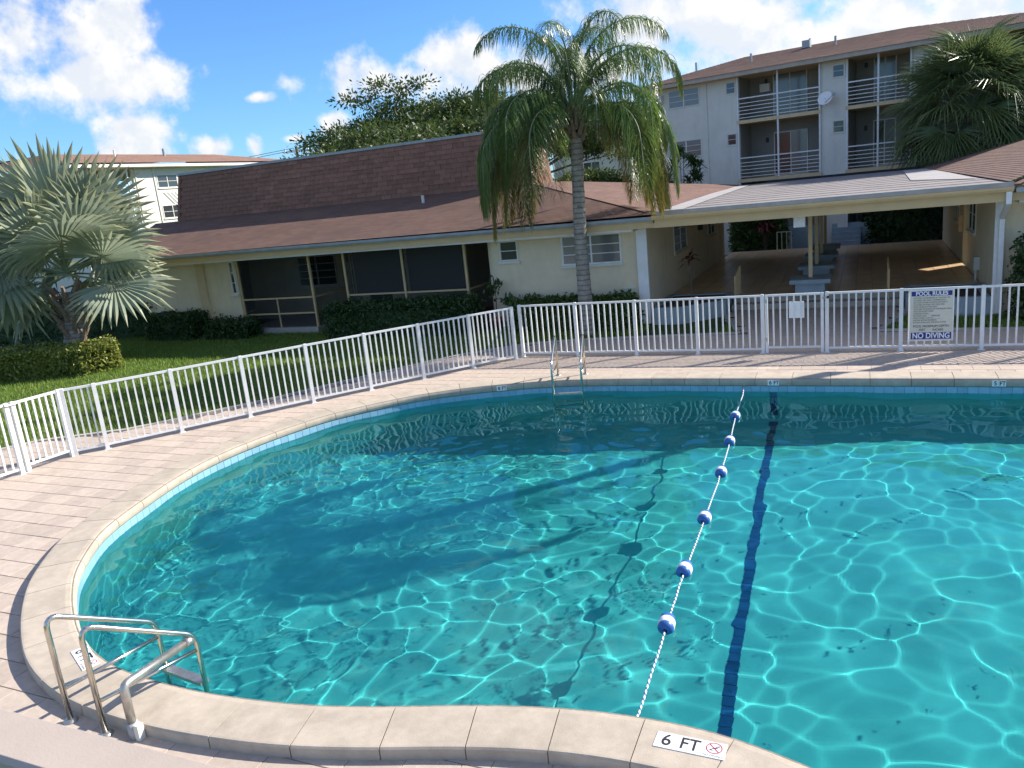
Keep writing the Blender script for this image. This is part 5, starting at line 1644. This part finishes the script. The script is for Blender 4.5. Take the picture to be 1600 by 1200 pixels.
def frond_mesh(name, Ln, e0, bend, nl, ll, m, pm, seed, spread=.55):
    """feather leaf in the XZ plane towards +X: arching rachis with hanging leaflets on both sides"""
    r = random.Random(seed)
    n = 22
    p = Vector((0, 0, 0)); e = e0
    pts, dirs = [p.copy()], []
    for i in range(n):
        d = Vector((math.cos(e), 0, math.sin(e))); dirs.append(d)
        p = p + d * (Ln / n); pts.append(p.copy())
        e -= bend / n * (0.5 + 1.3 * i / n)
        e = max(e, -1.5)
    dirs.append(dirs[-1])
    rach = MB().tube(pts, [.032 * (1 - .85 * i / n) for i in range(n + 1)], 5).mesh('rachis', pm)
    mb = MB()
    for i in range(nl):
        t = .16 + .84 * (i / (nl - 1))
        k = min(n - 1, int(t * n)); fr = t * n - k
        b = pts[k].lerp(pts[min(n, k + 1)], fr); d = dirs[k]
        sgn = 1 if i % 2 else -1
        L_ = ll * (math.sin(math.pi * (.12 + .80 * t)) ** .7) * r.uniform(.8, 1.15)
        side = Vector((0, sgn, 0))
        dr = (side * spread * r.uniform(.3, 1.7) + d * r.uniform(.15, .5) + Vector((0, 0, r.uniform(-.25, .25)))).normalized()
        w = Vector((dr.y, -dr.x, 0))
        w = (w if w.length > .01 else Vector((1, 0, 0))).normalized()
        q = b.copy(); c = dr.copy()
        row = []
        seg = 4
        for s in range(seg + 1):
            wd = .0095 * (1, 1.0, .9, .6, .06)[s]
            row.append((q - w * wd, q + w * wd))
            q = q + c * (L_ / seg)
            c = (c + Vector((r.uniform(-.2, .2), r.uniform(-.2, .2), -.8))).normalized()
        vs = [v for pr_ in row for v in pr_]
        mb.add(vs, [(2 * s, 2 * s + 1, 2 * s + 3, 2 * s + 2) for s in range(seg)], [[(0, s / seg * .5 + t * .5)] * 2 + [(0, (s + 1) / seg * .5 + t * .5)] * 2 for s in range(seg)])
    return mb.mesh(name, m), rach


def palm_trunk(pts, radii, n=14, rings=60):
    """ringed palm trunk through the given points"""
    P_ = [Vector(p) for p in pts]
    out, rr = [], []
    for i in range(rings + 1):
        t = i / rings * (len(P_) - 1)
        k = min(len(P_) - 2, int(t)); f = t - k
        out.append(P_[k].lerp(P_[k + 1], f))
        r0 = radii[k] * (1 - f) + radii[k + 1] * f
        rr.append(r0 * (1.0 + (.035 if i % 2 else -.02)) + rnd.uniform(-.003, .003))
    return MB().tube(out, rr, n)


# ------------------------------------------------------------------ queen palms
QV = [frond_mesh('frond', 3.6, RAD(86), 2.3, 260, .80, MT['queen'], MT['petiole'], 21),
      frond_mesh('frond', 3.7, RAD(68), 2.7, 280, .85, MT['queen'], MT['petiole'], 22),
      frond_mesh('frond', 3.5, RAD(46), 3.1, 290, .90, MT['queen'], MT['petiole'], 23),
      frond_mesh('frond', 3.9, RAD(28), 3.1, 320, 1.0, MT['queen'], MT['petiole'], 24),
      frond_mesh('frond', 3.9, RAD(10), 2.8, 320, 1.0, MT['queen_old'], MT['petiole'], 25)]


def queen_palm(base, top, fronds, label, lean=.0):
    Q = thing('queen_palm', base, label, 'palm tree')
    b, t = Vector(base), Vector(top)
    mid = b.lerp(t, .5) + Vector((lean, 0, 0))
    palm_trunk([b - Vector((0, 0, .05)), b.lerp(t, .08), mid, t], [.23, .19, .16, .145]).build('trunk', MT['trunk'], Q, True)
    # leaf-base boots under the crown
    r = random.Random(int(base[0] * 10))
    mb = MB()
    for k in range(26):
        a = k * 2.4; z = t.z - .15 + k * .028
        d = Vector((math.cos(a), math.sin(a), 0))
        p = Vector((t.x, t.y, z)) + d * .13
        mb.tube([p, p + d * .10 + Vector((0, 0, .16)), p + d * (.16 + r.uniform(0, .1)) + Vector((0, 0, .36 + r.uniform(0, .12)))], [.07, .055, .03], 6)
    mb.build('leaf_bases', MT['boot'], Q)
    # spear of young leaves
    for az, v, s in fronds:
        me, ra = QV[v]
        o = link('frond', me, Q)
        o.location = (t.x + .10 * math.cos(az), t.y + .10 * math.sin(az), t.z + .70 - .13 * v)
        o.rotation_euler = (r.uniform(-.12, .12), 0, az); o.scale = (s, s, s)
        link('rachis', ra, o, False)
    return Q


_R = RAD
fr1 = [(_R(19 + d), v, s) for d, v, s in (
    (0, 1, 1.0), (180, 1, .95), (35, 1, .95), (150, 1, 1.0), (-40, 1, .95), (215, 1, .9), (90, 1, .95), (270, 1, .9),
    (10, 0, 1.0), (120, 0, 1.0), (200, 0, .98), (300, 0, .95), (250, 0, .9), (60, 0, 1.05),
    (5, 2, .95), (175, 2, 1.0), (60, 2, .9), (130, 2, .95), (-35, 2, .95), (225, 2, 1.0), (285, 2, .85),
    (-10, 3, 1.0), (165, 3, 1.05), (200, 3, 1.05), (30, 3, .95), (240, 3, .95), (-50, 3, .95), (110, 3, .95),
    (-15, 4, .9), (190, 4, 1.0), (150, 4, .95), (20, 4, .85), (228, 4, .9), (172, 3, .9), (186, 4, .85), (208, 3, .8), (-25, 3, .85), (8, 4, .95), (-38, 4, .9), (40, 4, .8), (140, 4, .85), (160, 2, .85), (-5, 3, .8))]
queen_palm((-6.66, 19.42, -.04), (-6.57, 19.45, 5.0), fr1, 'tall queen palm with drooping feathery fronds in front of the clubhouse', lean=-.04)
fr2 = [(_R(k * 137.5), 1 + k % 3, rnd.uniform(.72, .85)) for k in range(11)]
queen_palm((5.5, 20.0, -.04), (5.5, 19.95, 9.3), fr2, 'tall queen palm right of the frame whose trunk shadow crosses the pool', lean=.05)


# ------------------------------------------------------------------ silver fan palm on the left
def build_silver():
    S = thing('silver_fan_palm', (-21.5, 15.9, -.04), 'large silver-grey fan palm behind the golden hedge at the left', 'palm tree')
    palm_trunk([(-21.6, 15.9, -.05), (-21.55, 15.9, .5), (-21.35, 15.95, 1.3), (-21.3, 16.0, 2.2)], [.42, .33, .28, .26], 14, 26).build('trunk', MT['trunk'], S, True)
    r = random.Random(9)
    mb = MB()
    for k in range(22):
        a = k * 2.4; d = Vector((math.cos(a), math.sin(a), 0)); z = .75 + k * .065
        p = Vector((-21.4, 15.93, z)) + d * .22
        mb.tube([p, p + d * .14 + Vector((0, 0, .22)), p + d * .32 + Vector((0, 0, .50))], [.10, .07, .045], 6)
    mb.build('leaf_bases', MT['boot'], S)
    V_ = [fan_leaf('fan_leaf', 1.72, 34, RAD(300), .57, MT['bism'], MT['petiole'], 1.45, dr_, 31 + k, .06, 1.0, tp) for k, (dr_, tp) in enumerate(((.02, .05), (.06, .09), (.12, .16), (.05, .12)))]
    c = Vector((-21.3, 16.0, 2.7))
    n = 34
    for i in range(n):
        t = i / (n - 1)
        el = RAD(85 - 106 * t ** .95) + r.uniform(-.12, .12)
        az = i * 2.39996 + r.uniform(-.25, .25)
        face = math.cos(az - RAD(-36.9))
        if face > .62 and el < RAD(4): continue                 # the side towards the pool has been trimmed
        v = V_[0] if el > .8 else (V_[r.choice((0, 1, 3))] if el > .2 else V_[r.choice((1, 2))])
        place_leaf(S, v, c + Vector((0, 0, .25 * (1 - t))), az, el, r.uniform(-1.0, 1.0), r.uniform(.95, 1.2), 1.45)


build_silver()


# ------------------------------------------------------------------ green fan palm behind the breezeway
def build_sabal(pos, height, label, n, seed, scale=1.0):
    S = thing('green_fan_palm', pos, label, 'palm tree')
    b = Vector(pos); t = b + Vector((0, 0, height))
    palm_trunk([b, t], [.2, .17], 12, 40).build('trunk', MT['trunk'], S, True)
    r = random.Random(seed)
    V_ = [fan_leaf('fan_leaf', 1.15, 34, RAD(240), .34, MT['sabal'], MT['petiole'], 1.35, .28, 51 + k, .05, .9, tp) for k, tp in enumerate((.25, .45))]
    for i in range(n):
        tt = i / (n - 1)
        el = RAD(86 - 150 * tt ** .9) + r.uniform(-.15, .15)
        place_leaf(S, V_[i % 2], t + Vector((0, 0, .5 - .7 * tt)), i * 2.39996 + r.uniform(-.3, .3), el, r.uniform(-.6, .6), scale * r.uniform(.85, 1.15), 1.35)


build_sabal((3.35, 34.3, 0), 4.75, 'dense green fan palm rising behind the breezeway roof at the right', 150, 4, 1.12)


# ------------------------------------------------------------------ broad tree behind the mansard
def build_tree(name, base, trunk_h, spread, top, label, seed, leaves, lsize, depth_=5, m='tree_leaf', wide=1.0):
    r = random.Random(seed)
    T_ = thing(name, base, label, 'tree')
    mb = MB(); tips = []

    def grow(p, d, L_, rad, lev):
        k = 4
        pts, rr = [p], [rad]
        for i in range(k):
            d = (d + Vector((r.uniform(-.22, .22), r.uniform(-.22, .22), r.uniform(-.06, .10)))).normalized()
            p = p + d * (L_ / k); pts.append(p); rr.append(rad * (1 - .35 * (i + 1) / k))
            if lev <= 1 and i >= 1: tips.append((p.copy(), lev))
        mb.tube(pts, rr, 6 if lev > 2 else 4, False)
        if lev == 0:
            tips.append((p, 0)); return
        for c in range(3 if lev > 1 else 4):
            a = c * 2.1 + r.uniform(-.5, .5)
            s = Vector((math.cos(a), math.sin(a), 0))
            nd = (d * r.uniform(.5, .9) + s * r.uniform(.55, 1.0) * spread + Vector((0, 0, r.uniform(-.05, .28)))).normalized()
            grow(p, nd, L_ * r.uniform(.62, .82), rr[-1] * .68, lev - 1)
    b = Vector(base)
    mb.tube([b, b + Vector((.1, 0, trunk_h * .6)), b + Vector((0, .1, trunk_h))], [.5, .38, .33], 10, False)
    for c in range(5):
        a = c * 1.257 + r.uniform(-.3, .3)
        grow(b + Vector((0, .1, trunk_h)), Vector((math.cos(a) * spread, math.sin(a) * spread, .75)).normalized(), top * .42, .2, depth_ - 1)
    mb.v = [(b.x + (x - b.x) * wide, b.y + (y - b.y) * wide, z) for x, y, z in mb.v]
    mb.build('trunk', MT['bark'], T_, True)
    rr = np.random.default_rng(seed)
    P_ = np.array([(b.x + (t[0].x - b.x) * wide, b.y + (t[0].y - b.y) * wide, t[0].z) for t in tips])
    k = max(1, leaves // len(P_))
    C = np.repeat(P_, k, 0) + rr.normal(0, 1, (len(P_) * k, 3)) * np.array([.42, .42, .17])
    link('crown', leaf_quads('crown', C, lsize, MT[m], seed, .5, .0), T_)
    return T_


build_tree('shade_tree', (-20.2, 40.8, 0), 3.0, 1.25, 6.2, 'broad spreading green tree behind the mansard block', 15, 80000, .105, 5, wide=1.6)
build_tree('shade_tree', (-8, 52, 0), 5.0, .8, 3.6, 'tree crown just showing over the apartment block roof', 18, 9000, .16, 4)
build_tree('shade_tree', (-16.2, 50, 0), 1.6, .7, 3.0, 'low green tree seen between the queen palm trunk and fronds', 19, 9000, .13, 4)

# ------------------------------------------------------------------ hedges, shrubs, pots
hedge('golden_hedge', [(-24.4, 13.4), (-19.9, 14.8), (-19.5, 15.7), (-20.5, 16.4), (-24.6, 15.1)], -.04, .72, MT['hedge_gold'], 'clipped golden-green hedge around the foot of the silver palm', 30000, .052, 1)
hedge('porch_hedge', [(-15.0, 19.35), (-10.1, 19.5), (-10.1, 20.35), (-15.0, 20.35)], -.04, .95, MT['hedge_dark'], 'dark green hedge in front of the second screened porch', 14000, .055, 2, rough=.10)
hedge('window_hedge', [(-9.0, 19.8), (-5.6, 19.75), (-5.5, 20.45), (-9.0, 20.5)], -.04, .80, MT['shrub'], 'leafy green hedge under the double window behind the queen palm', 8000, .06, 3, rough=.10)
hedge('box_hedge', [(-22.9, 19.6), (-20.6, 19.5), (-20.6, 20.45), (-22.9, 20.5)], -.04, .85, MT['hedge_dark'], 'small boxy dark hedge beside the cream wall', 7000, .05, 4)
hedge('low_shrub', [(-20.2, 19.7), (-18.4, 19.6), (-18.4, 20.4), (-20.2, 20.4)], -.04, .50, MT['hedge_dark'], 'low ragged shrub in front of the left screened porch', 3500, .06, 5, rough=.14)
hedge('back_hedge', [(-30, 18.2), (-22.4, 21.0), (-22.8, 22.2), (-30, 20)], -.04, 1.3, MT['hedge_dark'], 'dark tall hedge in the shade behind the silver palm', 9000, .07, 6, rough=.14)
hedge('rose_hedge', [(3.05, 19.75), (5.5, 19.7), (5.5, 20.5), (3.1, 20.5)], -.04, 1.55, MT['hedge_dark'], 'rose bush hedge with pink blooms beside the downspout', 9000, .065, 7, rough=.2)
hedge('courtyard_hedge', [(.2, 37.0), (3.2, 36.4), (3.2, 37.3), (.2, 37.6)], -.04, 2.3, MT['hedge_dark'], 'tall dark hedge closing the right bay of the breezeway', 9000, .09, 8, rough=.2)
hedge('croton_hedge', [(-5.4, 36.4), (-3.3, 36.4), (-3.3, 37.4), (-5.4, 37.4)], -.04, 1.7, MT['shrub'], 'green shrub hedge at the left far end of the breezeway', 6000, .09, 9, rough=.2)
hedge('topiary_shrub', [(-.1, 38.6), (.9, 38.4), (1.0, 39.2), (0, 39.3)], .5, 1.7, MT['shrub'], 'rounded bright green shrub beyond the breezeway', 3000, .07, 10, rough=.15)


def blossoms():
    r = random.Random(2)
    for k, (x, z) in enumerate(((3.25, 1.25), (3.5, 1.52), (3.75, 1.0))):
        mb = MB()
        for j in range(9):
            a = j * 2.4; rr = .012 + .005 * j
            mb.add([(x + rr * math.cos(a) + .03 * math.cos(b), 19.68 + rr * .4 * math.sin(a), z + rr * math.sin(a) + .03 * math.sin(b)) for b in (0, 1.57, 3.14, 4.71)], [(0, 1, 2, 3)])
        o = mb.build('rose_bloom', MT['flower'])
        tag(o, ('pink rose bloom lowest and nearest the downspout', 'topmost pink rose bloom on the bush', 'pink rose bloom low at the picture edge')[k], 'flower')


blossoms()


def spiky(name, base, h, n, ln, w, m, label, cat, seed, stems=1, stemm='bark', group=None, up=.6):
    """cane plant: thin stems each carrying a rosette of strap leaves"""
    r = random.Random(seed)
    S = thing(name, base, label, cat, group)
    for s in range(stems):
        a0 = r.uniform(0, 6.28); off = (0 if s == 0 else r.uniform(.15, .35) * max(1, h * .55))
        hh = h * (1 if s == 0 else r.uniform(.72, .97))
        b = Vector(base); t = b + Vector((off * math.cos(a0), off * math.sin(a0), hh))
        MB().tube([b, b.lerp(t, .5) + Vector((.02, .01, 0)), t], [.022, .018, .014], 6).build('stem', MT[stemm], S)
        for k in range(n):
            a = k * 2.4 + s; el = r.uniform(up - .8, up + .7)
            d = Vector((math.cos(a) * math.cos(el), math.sin(a) * math.cos(el), math.sin(el)))
            sd = Vector((-math.sin(a), math.cos(a), 0)) * w
            q = t + Vector((0, 0, r.uniform(-.15, .05)))
            m1 = q + d * ln * .5; e = q + d * ln + Vector((0, 0, -ln * .35))
            MB().add([q - sd * .4, q + sd * .4, m1 + sd, m1 - sd, e], [(0, 1, 2, 3), (3, 2, 4)]).build('leaf', m, S)
    return S


spiky('ti_plant', (-4.35, 21.6, .38), 1.2, 14, .42, .045, MT['red_leaf'], 'slender ti plant with dark red leaves in the left planter', 'plant', 1)
spiky('red_cordyline', (-4.0, 36.1, 0), 1.5, 14, .5, .06, MT['red_leaf'], 'red-leaved cordyline at the sunny far end of the breezeway', 'plant', 2, stems=4)
spiky('dracaena', (-7.3, 35.2, 0), 4.7, 26, .62, .06, MT['shrub'], 'tall dracaena with spiky tufts above the brown roof', 'plant', 3, stems=9)
spiky('dracaena', (-6.5, 35.4, 0), 4.05, 20, .5, .05, MT['shrub'], 'smaller dracaena right of the tall one above the brown roof', 'plant', 4, stems=3)
spiky('strap_leaf_plant', (-8.95, 20.1, -.04), .25, 22, .65, .02, MT['shrub'], 'grassy strap-leaved plant at the left end of the window hedge', 'plant', 5)


def pot_plant(x, y, r_, h, m, ph, label, seed):
    P_ = thing('potted_plant', (x, y, 0), label, 'potted plant')
    MB().lathe([(0, 0), (r_ * .72, 0), (r_ * .98, h * .8), (r_ * 1.08, h * .8), (r_ * 1.08, h), (r_ * .95, h), (r_ * .9, h * .9), (0, h * .88)], 16, (x, y, -.03)).build('pot', m, P_, True)
    MB().tube([(x, y, h * .8), (x + .03, y, h + ph * .5), (x + .0, y, h + ph)], .014, 6).build('stem', MT['bark'], P_)
    r = np.random.default_rng(seed)
    C = np.column_stack([x + r.normal(0, .12, 60), y + r.normal(0, .12, 60), h + ph * (.75 + r.normal(0, .14, 60))])
    link('foliage', leaf_quads('foliage', C, .085, MT['hedge_dark'], seed, .5), P_)


pot_plant(-9.62, 20.25, .17, .36, MT['terracotta'], 1.15, 'tall thin plant in a red pot by the cream wall', 61)
pot_plant(-9.18, 20.25, .17, .34, MT['clay'], .62, 'shorter plant in a tan pot by the cream wall', 62)

# blue-grey stair block and courtyard path behind the breezeway
ST = thing('courtyard_stair', (-.8, 36.8, 0), 'blue-grey stair block seen through the breezeway', 'steps')
for k in range(6): boxpart('step', MT['blue_grey'], ST, -1.35, -.2, 36.5 + k * .27, 38.2, k * .17, (k + 1) * .17 - .002 + (.0 if k < 5 else .0))
CP = MB().box(-9, 9, 35.42, 36.3, -.05, .20).build('courtyard_path', MT['concrete'])
tag(CP, kind='structure')
